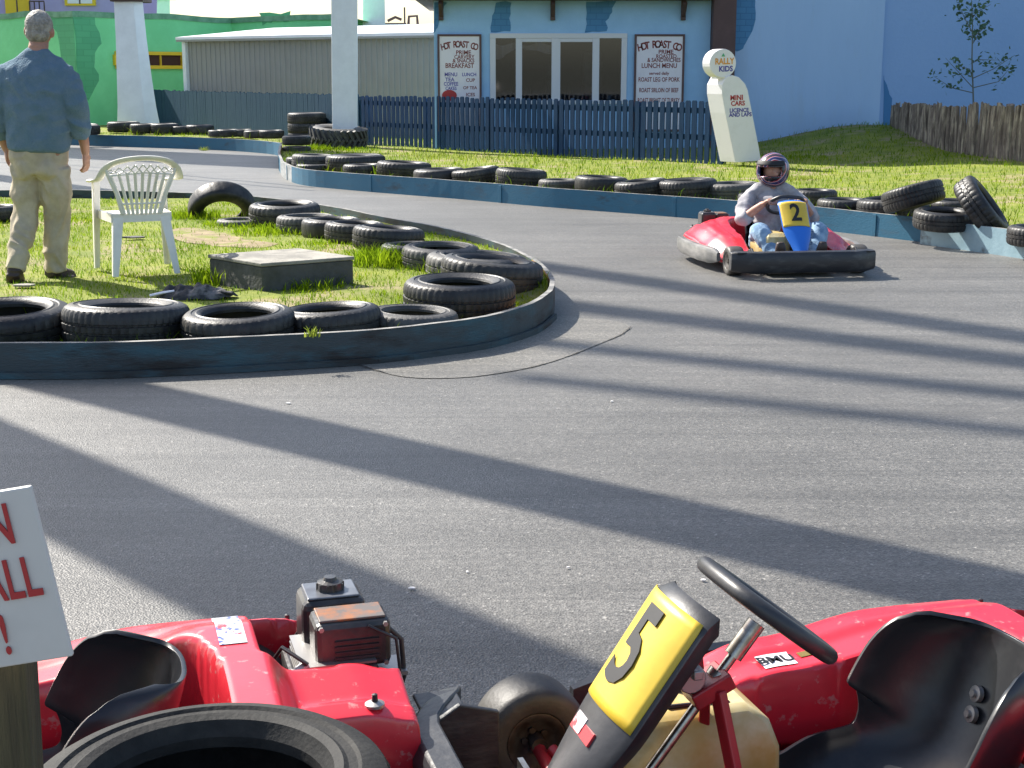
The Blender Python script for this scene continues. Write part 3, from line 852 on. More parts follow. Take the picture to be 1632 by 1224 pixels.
# lawn grass grows longer round the tyres, where nobody mows
TP = [(o.matrix_world.translation.x if o.name.startswith('tyre') else o.location.x, o.matrix_world.translation.y, o.matrix_world.to_scale().x * .30) for o in COL.objects if o.name.startswith('tyre')]
TG = {}
for a_ in TP: TG.setdefault((int(a_[0] // 1), int(a_[1] // 1)), []).append(a_)
def near_tyre(x, y):
    k = 1.0
    for i in (-1, 0, 1):
        for j in (-1, 0, 1):
            for (tx, ty, tr) in TG.get((int(x // 1) + i, int(y // 1) + j), ()):
                d = ((x - tx) ** 2 + (y - ty) ** 2) ** .5 - tr
                if d < -.03: return .5
                if d < .12: k = max(k, 1 + 2.1 * (1 - max(0, d) / .12) * (.4 + .6 * (noise.noise(Vector((x * 3, y * 3, 0))) > -.05)))
    return k
P = scatter(36000, in_isle, isle_hf, (-6.5, 7.4, .8, 17), isle_dens)
Hh = np.array([random.uniform(.018, .05) * near_tyre(p[0], p[1]) for p in P])
tag(blades('grass', P, Hh, rng.uniform(.004, .008, len(P)), .9, M['grass']), 'short patchy green grass of the island lawn', 'grass', kind='stuff')
def verge_dens(x, y): return .75 if y < 26 else .5
P = scatter(34000, in_verge, verge_hf, (-12, 11, 11, 34), verge_dens)
Hh = np.array([random.uniform(.03, .09) * near_tyre(p[0], p[1]) for p in P])
tag(blades('grass', P, Hh, rng.uniform(.007, .014, len(P)), .8, M['grass']), 'green grass of the bank behind the far barrier', 'grass', kind='stuff')


# ------------------------------------------------------------------ hut
def rect(px0, py0, px1, py1, Y):
    a, b = atd(px0, py1, Y), atd(px1, py0, Y)
    return a.x, b.x, a.z, b.z
def slab(m, x0, x1, y0, y1, z0, z1, mi=0):
    return m.box(((x0 + x1) / 2, (y0 + y1) / 2, (z0 + z1) / 2), (x1 - x0, y1 - y0, z1 - z0), mi=mi)
HY = 28.4
hx0, hx1 = atd(692, 100, HY).x, atd(1131, 100, HY).x
wx0, wx1, wz0, wz1 = rect(781, 53, 999, 164, HY)
EZ = atd(900, 1, HY).z                       # underside of the eave
hut = empty('food_hut', ((hx0 + hx1) / 2, HY, 0.1))
hut_o = Vector(hut.location)
def hp(name, mb, mats, par=None, **k):
    'part of the hut: geometry is given in world metres'
    par = par or hut
    for i, v in enumerate(mb.v): mb.v[i] = v - hut_o
    return mb.build(name, mats, par, **k)
m = MB()
slab(m, hx0, wx0, HY, HY + .15, 0, EZ); slab(m, wx1, hx1, HY, HY + .15, 0, EZ)
slab(m, wx0, wx1, HY, HY + .15, 0, wz0); slab(m, wx0, wx1, HY, HY + .15, wz1, EZ)
slab(m, hx0, hx0 + .15, HY + .15, HY + 4.5, 0, EZ)
slab(m, hx0 + .15, hx1, HY + 4.35, HY + 4.5, 0, EZ)
hp('wall', m, M['hutblue'])
m = MB()
slab(m, hx0 - .35, hx1 - .002, HY - .38, HY + 4.8, EZ + .002, EZ + .16)
rf = hp('roof', m, M['brown'], bevel=.02)
m = MB(); slab(m, hx0 - .42, hx1 - .002, HY - .45, HY - .384, EZ - .01, EZ + .22); hp('fascia', m, M['brown'], bevel=.01)
for px in (703, 881, 1089):
    m = MB(); x = atd(px, 10, HY).x
    zb = atd(px, 33, HY).z
    m.box((x, HY - .045, (zb + EZ) / 2), (.09, .08, EZ - zb - .01))
    m.bar((x, HY - .05, zb + .08), (x, HY - .36, EZ - .05), .07, .07)
    hp('bracket', m, M['brown'], bevel=.008)
def patch(poly_px, Y, name, m_, par, origin, th=.006, jit=.02):
    pts = []
    for i in range(len(poly_px)):
        a, b = poly_px[i], poly_px[(i + 1) % len(poly_px)]
        n = 3
        for k in range(n):
            t = k / n
            q = atd(a[0] + (b[0] - a[0]) * t, a[1] + (b[1] - a[1]) * t, Y)
            pts.append((q.x + random.uniform(-jit, jit) - origin.x, q.z + random.uniform(-jit, jit) - origin.z))
    mb = MB(); n = len(pts)
    y0, y1 = Y - th - origin.y, Y - origin.y + .001
    mb.v = [Vector((p[0], y0, p[1])) for p in pts] + [Vector((p[0], y1, p[1])) for p in pts]
    mb.f = [tuple(range(n))] + [(i, i + n, (i + 1) % n + n, (i + 1) % n) for i in range(n)]
    mb.m = [0] * len(mb.f)
    return mb.build(name, m_, par, recalc=True)
patch([(789, 3), (815, 3), (812, 30), (813, 51), (781, 51), (786, 25)], HY, 'wall_patch', M['bluepatch'], hut, hut_o)
patch([(934, 3), (981, 3), (975, 20), (966, 34), (968, 51), (932, 51), (935, 30)], HY, 'wall_patch', M['bluepatch'], hut, hut_o)
patch([(692, 3), (712, 3), (704, 26), (697, 45), (692, 52)], HY, 'wall_patch', M['bluepatch'], hut, hut_o)
# serving window: frame, four lights, glass, room behind
m = MB()
fx = [atd(p, 100, HY).x for p in (781, 790, 822, 832, 879, 893, 944, 955, 990, 999)]
def fz(py): return atd(900, py, HY).z
yf0, yf1 = HY - .03, HY + .10
slab(m, fx[0], fx[9], yf0, yf1, fz(61), fz(53)); slab(m, fx[0] - .03, fx[9] + .03, yf0 - .05, yf1, fz(166), fz(160))
for a, b in ((0, 1), (2, 3), (4, 5), (6, 7), (8, 9)):
    slab(m, fx[a], fx[b], yf0 + .002, yf1 - .002, fz(160), fz(61))
slab(m, fx[3], fx[4], yf0 + .01, yf1 - .01, fz(67), fz(61)); slab(m, fx[5], fx[6], yf0 + .01, yf1 - .01, fz(67), fz(61))
win = hp('window', m, M['frame_white'], bevel=.006)
glass = bpy.data.materials.new('window_glass'); glass.use_nodes = True
gn, gl = glass.node_tree.nodes, glass.node_tree.links
gn.remove(gn['Principled BSDF'])
tr = gn.new('ShaderNodeBsdfTransparent'); tr.inputs[0].default_value = (.56, .56, .57, 1)
gs = gn.new('ShaderNodeBsdfGlossy'); gs.inputs[1].default_value = .04; gs.inputs[0].default_value = (.9, .9, .9, 1)
mx_ = gn.new('ShaderNodeMixShader'); mx_.inputs[0].default_value = .075
gl.new(tr.outputs[0], mx_.inputs[1]); gl.new(gs.outputs[0], mx_.inputs[2]); gl.new(mx_.outputs[0], gn['Material Output'].inputs[0])
for a, b in ((1, 2), (3, 4), (5, 6), (7, 8)):
    m = MB(); slab(m, fx[a], fx[b], HY + .03, HY + .038, fz(160), fz(67 if a in (3, 5) else 61)); hp('pane', m, glass, win)
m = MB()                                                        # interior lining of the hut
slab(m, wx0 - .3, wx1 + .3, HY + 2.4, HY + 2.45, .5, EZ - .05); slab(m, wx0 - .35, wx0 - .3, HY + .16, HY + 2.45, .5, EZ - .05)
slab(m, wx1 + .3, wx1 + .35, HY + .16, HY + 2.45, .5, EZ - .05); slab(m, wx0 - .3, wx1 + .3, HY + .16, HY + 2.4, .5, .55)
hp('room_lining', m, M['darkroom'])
m = MB()                                                        # counter and shelves seen inside
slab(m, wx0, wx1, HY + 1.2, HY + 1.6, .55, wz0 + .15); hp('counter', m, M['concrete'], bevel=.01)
m = MB()
slab(m, wx0 + .2, wx0 + 1.7, HY + 2.1, HY + 2.35, wz0 + .6, wz0 + .64); slab(m, wx0 + .2, wx0 + 1.5, HY + 2.1, HY + 2.35, wz0 + .9, wz0 + .94)
hp('shelf', m, M['brown'])
m = MB(); slab(m, wx0 + .05, wx0 + .42, HY + 1.0, HY + 1.9, .56, EZ - .3); hp('fridge', m, M['concrete'], bevel=.02)
m = MB(); slab(m, wx1 - .75, wx1 - .35, HY + 1.7, HY + 2.2, .56, wz0 + 1.0); slab(m, wx1 - 1.5, wx1 - 1.2, HY + 1.65, HY + 2.1, .56, wz0 + .75); hp('oven', m, M['enginetop'], bevel=.03)
m = MB()
for k in range(7): m.lathe([(0, 0), (.05, 0), (.05, .14), (.03, .18), (0, .18)], 10, M=Matrix.Translation((wx0 + .5 + k * .27, HY + 1.35, wz0 + .152)))
hp('jars', m, M['post'], smooth=50)
m = MB()                                                        # pale cloth gathered along the top inside
def clothf(u, v):
    x = fx[1] + (fx[4] - fx[1]) * u
    drop = .13 + .05 * math.sin(u * 9) + (.16 * max(0, 1 - u * 5.5))
    return (x, HY + .085 + .03 * math.sin(u * 38) + .03 * v, fz(70) - .03 * math.sin(u * 14) - drop * v)
m.grid(clothf, 60, 4)
o = m.build('cloth', M['frame_white'], None, smooth=180)
tag(o, 'pale gathered cloth hanging inside the top left of the serving window', 'cloth')

def board(name, px0, py0, px1, py1, Y, label, lines, ornament=None):
    x0, x1, z0, z1 = rect(px0, py0, px1, py1, Y)
    root = empty(name, ((x0 + x1) / 2, Y - .03, z0))
    w, h = x1 - x0, z1 - z0
    m = MB(); m.box((0, 0, h / 2), (w, .03, h)); m.build('panel', M['whiteboard'], root)
    m = MB()
    for sx in (-1, 1): m.box((sx * (w / 2 + .02), -.005, h / 2), (.04, .05, h + .08))
    m.box((0, -.005, h + .02), (w - .001, .05, .04)); m.box((0, -.005, -.02), (w - .001, .05, .04))
    m.build('frame', M['maroon'], root, bevel=.004)
    for (s_, fxr, py, size, mm, sx, rot) in lines:
        z = atd(px0, py, Y).z - z0
        Mx = Matrix.Translation((fxr * w, -.016, z)) @ Matrix.Rotation(PI / 2, 4, 'X') @ Matrix.Rotation(R(rot), 4, 'Z')
        text(s_, size, M[mm], 'lettering', root, Mx, ex=.001, bold=size * .02, sx=sx)
    tag(root, label, 'menu board')
    return root, w, h
def arc_text(root, s_, w, z, size, rise, mm, sx=1.0, span=.8):
    n = len(s_)
    for i, ch in enumerate(s_):
        if ch == ' ': continue
        t = (i / (n - 1) - .5) * 2
        Mx = Matrix.Translation((t * w * span / 2, -.016, z - rise * t * t)) @ Matrix.Rotation(PI / 2, 4, 'X') @ Matrix.Rotation(-t * rise * 3.2 / w, 4, 'Z')
        text(ch, size, M[mm], 'lettering', root, Mx, ex=.001, bold=size * .03, sx=sx)
bl, w, h = board('menu_board', 702, 58, 764, 206, HY, 'white menu board with dark frame left of the serving window',
    [('PRIME', .1, 84, .11, 'textmaroon', 1, 0), ('CARVERY', .12, 91, .10, 'textmaroon', .9, 0), ('& SNACKS', .1, 97, .10, 'textmaroon', .9, 0), ('BREAKFAST', 0, 105, .125, 'textmaroon', .85, 0),
     ('MENU', -.22, 119, .10, 'textblue', .9, 0), ('LUNCH', .24, 119, .09, 'textblue', .9, 0), ('TEA', -.25, 127, .10, 'textblue', 1, 0), ('COFFEE', -.22, 134, .10, 'textblue', .8, 0), ('CAKES', -.22, 141, .09, 'textblue', .8, 0),
     ('CUP', .27, 128, .09, 'textmaroon', 1, 0), ('OF TEA', .26, 140, .08, 'textmaroon', 1, 0), ('ICES', .27, 151, .09, 'textmaroon', 1, 0)])
arc_text(bl, 'HOT ROAST CO', w, atd(702, 71, HY).z - atd(702, 206, HY).z, .17, .05, 'textmaroon', .72, .82)
m = MB(); m.lathe([(.0, .0), (.13, .0), (.13, .006), (.0, .006)], 20, M=Matrix.Translation((-.2, -.017, atd(702, 152, HY).z - atd(702, 206, HY).z)) @ Matrix.Rotation(PI / 2, 4, 'X') @ Matrix.Diagonal((1.1, .8, 1, 1)))
m.build('emblem', M['textred'], bl)
br, w, h = board('menu_board', 1012, 58, 1088, 206, HY, 'white menu board with dark frame right of the serving window',
    [('PRIME', .14, 83, .11, 'textmaroon', 1, 0), ('ROASTED', .15, 90, .10, 'textmaroon', .9, 0), ('& SANDWICHES', .1, 96, .11, 'textmaroon', .8, 0), ('LUNCH MENU', 0, 105, .125, 'textmaroon', .85, 0),
     ('served daily', 0, 117, .08, 'textmaroon', 1, 0), ('ROAST LEG OF PORK', 0, 127, .115, 'textmaroon', .72, 0), ('ROAST SIRLOIN OF BEEF', 0, 144, .115, 'textmaroon', .6, 0), ('ROAST BREAST OF TURKEY', 0, 160, .115, 'textmaroon', .57, 0), ('VEGETABLES', 0, 176, .10, 'textmaroon', .8, 0)])
arc_text(br, 'HOT ROAST CO', w, atd(1012, 71, HY).z - atd(1012, 206, HY).z, .19, .06, 'textmaroon', .8, .84)

# ------------------------------------------------------------------ blue building right of the hut
BH = 13.6
bb = empty('blue_building', (5.5, HY, 0.1)); bo = Vector(bb.location)
def bp_(name, mb, mats, par=None, **k):
    for i, v in enumerate(mb.v): mb.v[i] = v - bo
    return mb.build(name, mats, par or bb, **k)
cxr = atd(1406, 100, HY + .6).x
m = MB(); slab(m, hx0 - .05, hx1 + .005, HY + .5, HY + 5.0, EZ + .2, BH)
bp_('upper_wall', m, M['wallblue'])  # upper storey out of view, added to shade the bank
m = MB(); slab(m, hx1 + .01, hx1 + .45, HY - .25, HY + .2, 0, BH - 3)
bp_('column', m, M['maroon'], bevel=.02)
m = MB()
m.add([(hx1 + .46, HY + .05, 0), (cxr, HY + .6, 0), (cxr, HY + .6, BH), (hx1 + .46, HY + .05, BH), (hx1 + .46, HY + 6, 0), (cxr, HY + 6, 0), (cxr, HY + 6, BH), (hx1 + .46, HY + 6, BH)],
      [(0, 1, 2, 3), (5, 4, 7, 6), (4, 0, 3, 7), (1, 5, 6, 2), (3, 2, 6, 7)])
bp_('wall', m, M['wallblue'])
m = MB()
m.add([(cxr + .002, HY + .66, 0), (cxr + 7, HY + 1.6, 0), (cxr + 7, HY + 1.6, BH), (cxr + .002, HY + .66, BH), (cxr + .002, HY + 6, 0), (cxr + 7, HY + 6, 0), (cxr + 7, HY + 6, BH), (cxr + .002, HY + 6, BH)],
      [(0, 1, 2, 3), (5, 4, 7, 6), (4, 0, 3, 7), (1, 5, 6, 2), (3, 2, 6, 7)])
bp_('side_wall', m, M['wallblue_shade'])
# painted stone patch and darker blue wedge lie 8 mm proud of the slightly angled wall
def wy(x): return HY + .05 + (x - hx1 - .46) / (cxr - hx1 - .46) * .55
def patch_on(poly_px, name, m_, fy, yg):
    mb = MB(); pts = []
    for i in range(len(poly_px)):
        a, b = poly_px[i], poly_px[(i + 1) % len(poly_px)]
        for k in range(3):
            q = atd(a[0] + (b[0] - a[0]) * k / 3, a[1] + (b[1] - a[1]) * k / 3, yg)
            pts.append((q.x + random.uniform(-.02, .02), q.z + random.uniform(-.02, .02)))
    n = len(pts)
    mb.v = [Vector((p[0], fy(p[0]) - .008, p[1])) for p in pts] + [Vector((p[0], fy(p[0]) + .002, p[1])) for p in pts]
    mb.f = [tuple(range(n))] + [(i, i + n, (i + 1) % n + n, (i + 1) % n) for i in range(n)]
    mb.m = [0] * len(mb.f)
    return bp_(name, mb, m_, recalc=True)
patch_on([(1168, -30), (1210, -30), (1205, 10), (1203, 40), (1192, 62), (1184, 78), (1170, 82), (1167, 40)], 'wall_patch', M['bluepatch'], wy, HY + .05)
patch_on([(1408, 122), (1414, 140), (1421, 158), (1424, 215), (1408, 215)], 'wall_patch', M['deepblue'], lambda x: HY + .66 + (x - cxr) * .134, HY + .68)  # plain darker blue wedge at the wall corner
m = MB()
for k in range(14):                                          # faint crack wandering on the blue wall
    pass
tag(bb, 'tall blue rendered building with painted stone patches right of the hut', 'building')
tag(hut, 'light blue food hut with brown eave and four light serving window', 'hut')

# ------------------------------------------------------------------ fences
def picket_fence(a, b, h, n, wfrac, label, m_, seedv, posts, zf=lambda x, y: .13, rails=(.42, .84), tops=True):
    a, b = Vector(a), Vector(b)
    L = (b - a).length
    t = (b - a) / L
    root = empty('picket_fence', (a.x, a.y, 0), math.atan2(t.y, t.x))
    rnd = random.Random(seedv)
    m = MB(); pitch = L / n
    for i in range(n):
        x = (i + .5) * pitch
        p = a + t * x
        z0 = zf(p.x, p.y) - .02
        hh = h + rnd.uniform(-.015, .02)
        wv = pitch * wfrac * rnd.uniform(.94, 1.05)
        tl = rnd.uniform(-.008, .008)
        m.add([(x - wv/2, 0, z0), (x + wv/2, 0, z0), (x + wv/2, .02, z0), (x - wv/2, .02, z0), (x - wv/2 + tl, 0, z0 + hh - .02), (x + wv/2 + tl, 0, z0 + hh - .02), (x + wv/2 + tl, .02, z0 + hh - .02), (x - wv/2 + tl, .02, z0 + hh - .02), (x - wv*.3 + tl, 0, z0 + hh), (x + wv*.3 + tl, 0, z0 + hh), (x + wv*.3 + tl, .02, z0 + hh), (x - wv*.3 + tl, .02, z0 + hh)],
              [(0, 1, 5, 4), (1, 2, 6, 5), (2, 3, 7, 6), (3, 0, 4, 7), (4, 5, 9, 8), (5, 6, 10, 9), (6, 7, 11, 10), (7, 4, 8, 11), (8, 9, 10, 11)])
    m.build('pickets', m_, root)
    zz = zf(a.x, a.y)
    for f in rails:
        r_ = MB(); r_.box((L / 2, .046, zz + h * f), (L, .045, .09)); r_.build('rail', m_, root)
    for k in range(posts):
        x = .1 + (L - .2) * k / (posts - 1)
        r_ = MB(); r_.box((x, .115, zz + h * .46), (.09, .09, h * .98)); r_.build('post', m_, root)
    return tag(root, label, 'fence')
fa = g2(1152, 263, .15); fb = g2(576, 231, .15); fc = g2(236, 205, .15); 
def zf(x, y): return .145
picket_fence(fb, fa, 1.02, 68, .68, 'navy picket fence with narrow gaps in front of the hut', M['picket'], 3, 6, zf)
picket_fence(fc, fb + Vector((-.05, .06)), 1.03, 112, .94, 'teal close boarded picket fence in front of the grey shed', M['picket_far'], 4, 7, zf)

# rustic palings at the right
root = empty('paling_fence', (0, 0, 0))
pa = [atd(1424, 206, 28.2), atd(1500, 228, 24.6), atd(1560, 244, 23.0), atd(1632, 262, 21.6), atd(1720, 285, 20.2)]
pl = cat_rom([Vector((p.x, p.y)) for p in pa], .15)
rnd = random.Random(5)
m = MB()
i = 0
while i < len(pl) - 1:
    p = pl[i]; t = (pl[i + 1] - p).normalized(); nn = Vector((t.y, -t.x))
    z0 = verge_hf(p.x, p.y) - .05
    top_py = 168 + (p.x * 0) + rnd.uniform(-4, 5)
    zt = atd(1500, top_py, p.y).z
    rr = rnd.uniform(.06, .115)
    tw = Vector((rnd.uniform(-.03, .03), rnd.uniform(-.02, .02)))
    prof = [(-rr, 0), (-rr * .75, rr * .5), (0, rr * .78), (rr * .75, rr * .5), (rr, 0), (0, -.015)]
    vs = []
    for zz, k, s_ in ((z0, 0, 1), ((z0 + zt) / 2, .5, rnd.uniform(.9, 1.08)), (zt, 1, rnd.uniform(.75, 1))):
        for (u, v) in prof:
            q = p + t * (u * s_) + nn * v * s_ + tw * k
            vs.append((q.x, q.y, zz + (rnd.uniform(-.02, .03) if k == 1 else 0)))
    n = len(prof)
    fs = [(r0 * n + j, r0 * n + (j + 1) % n, (r0 + 1) * n + (j + 1) % n, (r0 + 1) * n + j) for r0 in range(2) for j in range(n)]
    fs.append(tuple(2 * n + j for j in range(n)))
    m.add(vs, fs)
    i += 1
m.build('palings', M['paling'], root, recalc=True)
for zz in (.35, .72):
    r_ = MB()
    for i in range(6, len(pl) - 6, 5):
        a, b = pl[i], pl[i + 5]
        r_.bar((a.x + .05, a.y + .05, verge_hf(a.x, a.y) + zz * .55), (b.x + .05, b.y + .05, verge_hf(b.x, b.y) + zz * .55), .05, .08)
    r_.build('rail', M['paling'], root)
tag(root, 'rustic split log paling fence on the grass bank below the blue wall', 'fence')

# sapling behind the palings
def sapling():
    root = empty('sapling', tuple(Vector((atd(1552, 190, 26.3).x, 26.3, verge_hf(8.4, 26.3)))))
    o = Vector(root.location); rnd = random.Random(11)
    def W(px, py): return atd(px, py, 26.3) - o
    m = MB(); L = MB()
    trunk = [W(1552, 215), W(1551, 150), W(1549, 95), W(1550, 45), W(1548, -15)]
    m.tube(trunk, [.018, .015, .013, .010, .005], 7)
    br = [((1551, 140), [(1530, 118), (1508, 92)]), ((1550, 125), [(1580, 110), (1622, 88)]), ((1550, 100), [(1565, 95), (1580, 96)]), ((1550, 60), [(1560, 50), (1572, 40)]), ((1549, 50), [(1540, 30), (1533, 5)]),
          ((1550, 70), [(1562, 58), (1570, 48)]), ((1551, 148), [(1520, 140), (1492, 122)]), ((1551, 130), [(1540, 110), (1520, 104)]), ((1550, 140), [(1590, 130), (1612, 108)]), ((1549, 30), [(1560, 18), (1572, 8)])]
    tips = []
    for a, pts in br:
        path = [W(*a)]
        for i, q in enumerate(pts): path.append(W(*q) + Vector((0, rnd.uniform(-.4, .4) * (i + 1) / 2, 0)))
        m.tube(path, [.010, .007, .003], 5)
        for k in range(30):
            s_ = rnd.uniform(.35, 1.05)
            j = min(int(s_ * (len(path) - 1)), len(path) - 2); f = s_ * (len(path) - 1) - j
            tips.append(path[j].lerp(path[j + 1], f) + Vector((rnd.gauss(0, .07), rnd.gauss(0, .09), rnd.gauss(0, .06))))
    for k in range(70): tips.append(W(1549 + rnd.gauss(0, 9), rnd.uniform(-5, 55)) + Vector((0, rnd.gauss(0, .1), 0)))
    for p in tips:
        d = Vector((rnd.gauss(0, 1), rnd.gauss(0, 1), rnd.gauss(0, .6))).normalized(); e = d.cross(Vector((rnd.gauss(0, 1), rnd.gauss(0, 1), 1))).normalized()
        l, w_ = rnd.uniform(.05, .12), rnd.uniform(.02, .042)
        L.add([p, p + d * l * .5 + e * w_, p + d * l, p + d * l * .5 - e * w_], [(0, 1, 2, 3)])
    m.build('trunk', M['bark'], root, smooth=60)
    L.build('crown', M['sapleaf'], root)
    tag(root, 'thin sparse sapling in front of the blue side wall behind the palings', 'tree')
sapling()

# ------------------------------------------------------------------ leaning white pump sign
def pump_sign():
    PY = 23.0
    base = atd(1186, 257, PY)
    root = empty('pump_sign', tuple(base))
    o = Vector(base)
    def P(px, py):
        q = atd(px, py, PY) - o
        return (q.x, q.z)
    body = [P(*p) for p in [(1172, 259), (1213, 256), (1209, 232), (1200, 186), (1192, 144), (1188, 134), (1178, 123), (1168, 120), (1158, 122), (1151, 135), (1151, 150), (1156, 180)]]
    th = .30
    sk = 0.20                                     # the box runs back to the left
    def extr(poly, name, mt, y0, y1, par, bev=.006):
        mb = MB(); n = len(poly)
        mb.v = [Vector((p[0] - sk * (y0) / th, y0, p[1])) for p in poly] + [Vector((p[0] - sk * y1 / th, y1, p[1])) for p in poly]
        mb.f = [tuple(range(n)), tuple(range(2 * n - 1, n - 1, -1))] + [(i, i + n, (i + 1) % n + n, (i + 1) % n) for i in range(n)]
        mb.m = [0] * len(mb.f)
        return mb.build(name, mt, par, bevel=bev, recalc=True)
    extr(body, 'body', M['whiteboard'], 0, th, root)
    c = P(1154, 101); r = (P(1175, 101)[0] - P(1133, 101)[0]) / 2
    extr([(c[0] + r * math.cos(q), c[1] + r * 1.07 * math.sin(q)) for q in [i * 2 * PI / 28 for i in range(28)]], 'globe', M['whiteboard'], .02, .17, root)
    nk = [P(1146, 119), P(1168, 119), P(1168, 124), P(1146, 126)]
    extr(nk, 'neck', M['whiteboard'], .05, .15, root)
    def tx(s_, px, py, size, mm, sx, y):
        q = P(px, py)
        text(s_, size, M[mm], 'lettering', root, Matrix.Translation((q[0], y, q[1])) @ Matrix.Rotation(PI / 2, 4, 'X') @ Matrix.Rotation(R(2), 4, 'Z'), ex=.001, bold=size * .03, sx=sx)
    tx('RALLY', 1155, 98, .13, 'textorange', .8, .017); tx('KIDS', 1157, 110, .115, 'textblue', .9, .017)
    mb = MB(); q = P(1153, 90); mb.prism([(-.03, 0), (.03, 0), (0, .05)], 0, .004, M=Matrix.Translation((q[0], .018, q[1])) @ Matrix.Rotation(PI / 2, 4, 'X')); mb.build('emblem', M['greenpatch'], root)
    tx('MINI', 1174, 156, .11, 'textred', .9, -.003); tx('CARS', 1176, 165, .10, 'textred', .9, -.003); tx('LICENCE', 1178, 176, .085, 'textblue', .9, -.003); tx('AND LAPS', 1180, 183, .085, 'textblue', .9, -.003)
    tag(root, 'leaning white cut out pump shaped sign with round top beside the fence end', 'sign')
pump_sign()

# ------------------------------------------------------------------ far left: green building, shed, pillars, lilac building
def green_building():
    plan = [(-120, 43.0), (116, 38.4), (369, 42.8), (470, 41.5), (545, 40.7)]
    tops = [27, 20, 31, 27, 24]
    pts = []
    for (px, Y), tp in zip(plan, tops):
        q = atd(px, tp, Y); pts.append(q)
    root = empty('green_building', (pts[1].x, pts[1].y, 0)); o = Vector(root.location)
    m = MB(); tm = MB()
    for k in range(len(pts) - 1):
        a, b = pts[k], pts[k + 1]
        n = 10
        for i in range(n):
            u, v = a.lerp(b, i / n), a.lerp(b, (i + 1) / n)
            wa = .07 * noise.noise(Vector((u.x * .9, 0, 0))); wb = .07 * noise.noise(Vector((v.x * .9, 0, 0)))
            m.add([Vector((u.x, u.y, -.1)) - o, Vector((v.x, v.y, -.1)) - o, Vector((v.x, v.y, v.z + wb)) - o, Vector((u.x, u.y, u.z + wa)) - o, Vector((u.x + .3, u.y + 7, -.1)) - o, Vector((v.x + .3, v.y + 7, -.1)) - o, Vector((v.x + .3, v.y + 7, v.z + wb)) - o, Vector((u.x + .3, u.y + 7, u.z + wa)) - o],
                  [(0, 1, 2, 3), (3, 2, 6, 7), (5, 4, 7, 6)])
            tm.add([Vector((u.x, u.y - .05, u.z + wa - .10)) - o, Vector((v.x, v.y - .05, v.z + wb - .10)) - o, Vector((v.x, v.y - .05, v.z + wb + .05)) - o, Vector((u.x, u.y - .05, u.z + wa + .05)) - o, Vector((u.x, u.y + .25, u.z + wa + .05)) - o, Vector((v.x, v.y + .25, v.z + wb + .05)) - o, Vector((v.x, v.y + .25, v.z + wb + .004)) - o, Vector((u.x, u.y + .25, u.z + wa + .004)) - o],
                   [(0, 1, 2, 3), (3, 2, 5, 4), (4, 5, 6, 7), (1, 0, 7, 6)])
    m.build('wall', M['green'], root)
    tm.build('coping', M['greentop'], root)
    def onwall(k, f, z, proud=.01):
        a, b = pts[k], pts[k + 1]
        q = a.lerp(b, f); t = (b - a); nn = Vector((t.y, -t.x, 0)).normalized()
        return Vector((q.x, q.y, z)) + nn * proud - o
    def pat(k, poly, seedv):
        mb = MB(); rn = random.Random(seedv); P = []
        for i in range(len(poly)):
            a, b = poly[i], poly[(i + 1) % len(poly)]
            for s_ in range(3):
                f = s_ / 3
                P.append(onwall(k, a[0] + (b[0] - a[0]) * f + rn.uniform(-.008, .008), a[1] + (b[1] - a[1]) * f + rn.uniform(-.05, .05), .012))
        mb.v = P; mb.f = [tuple(range(len(P)))]; mb.m = [0]
        mb.build('wall_patch', M['greenpatch'], root)
    pat(1, [(0, 3.1), (.12, 3.1), (.15, 2.4), (.10, 1.9), (.13, 1.4), (.06, .9), (0, 1.2)], 1)
    pat(0, [(.80, 3.15), (1, 3.1), (1, 1.5), (.93, 1.8), (.90, 2.6)], 2)
    pat(2, [(.45, 3.25), (.95, 3.25), (.9, 3.0), (.7, 3.05), (.5, 2.95)], 3)
    pat(0, [(.1, 2.6), (.3, 2.7), (.35, 1.2), (.2, .9)], 4)
    # slot window in a yellow frame
    f0 = (172 - 116) / 253 * 1.03; f1 = (282 - 116) / 253 * .99
    mb = MB(); z0, z1 = atd(230, 107, 40.4).z, atd(230, 85, 40.4).z
    A, B = onwall(1, f0, z0, .0), onwall(1, f1, z0, .0)
    dz = z1 - z0
    up = Vector((0, 0, 1)); t = (B - A).normalized(); nn = Vector((t.y, -t.x, 0))
    for s_, e_ in ((A, B), (A + up * dz, B + up * dz)): mb.bar(s_ + nn * .04, e_ + nn * .04, .12, .09)
    for s_ in (A, B): mb.bar(s_ + nn * .04 + up * .045, s_ + nn * .04 + up * (dz - .045), .09, .12, up=t)
    fr = mb.build('window', M['yellow'], root)
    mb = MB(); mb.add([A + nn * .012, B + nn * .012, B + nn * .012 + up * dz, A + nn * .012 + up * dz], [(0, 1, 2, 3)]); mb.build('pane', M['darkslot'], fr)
    mb = MB(); 
    for f in (.33, .66):
        q = A.lerp(B, f); mb.bar(q + nn * .03, q + nn * .03 + up * dz, .05, .04, up=t)
    mb.build('mullion', M['yellow'], fr)
    tag(root, 'low bright green building with painted stones and a yellow slot window', 'building')
green_building()

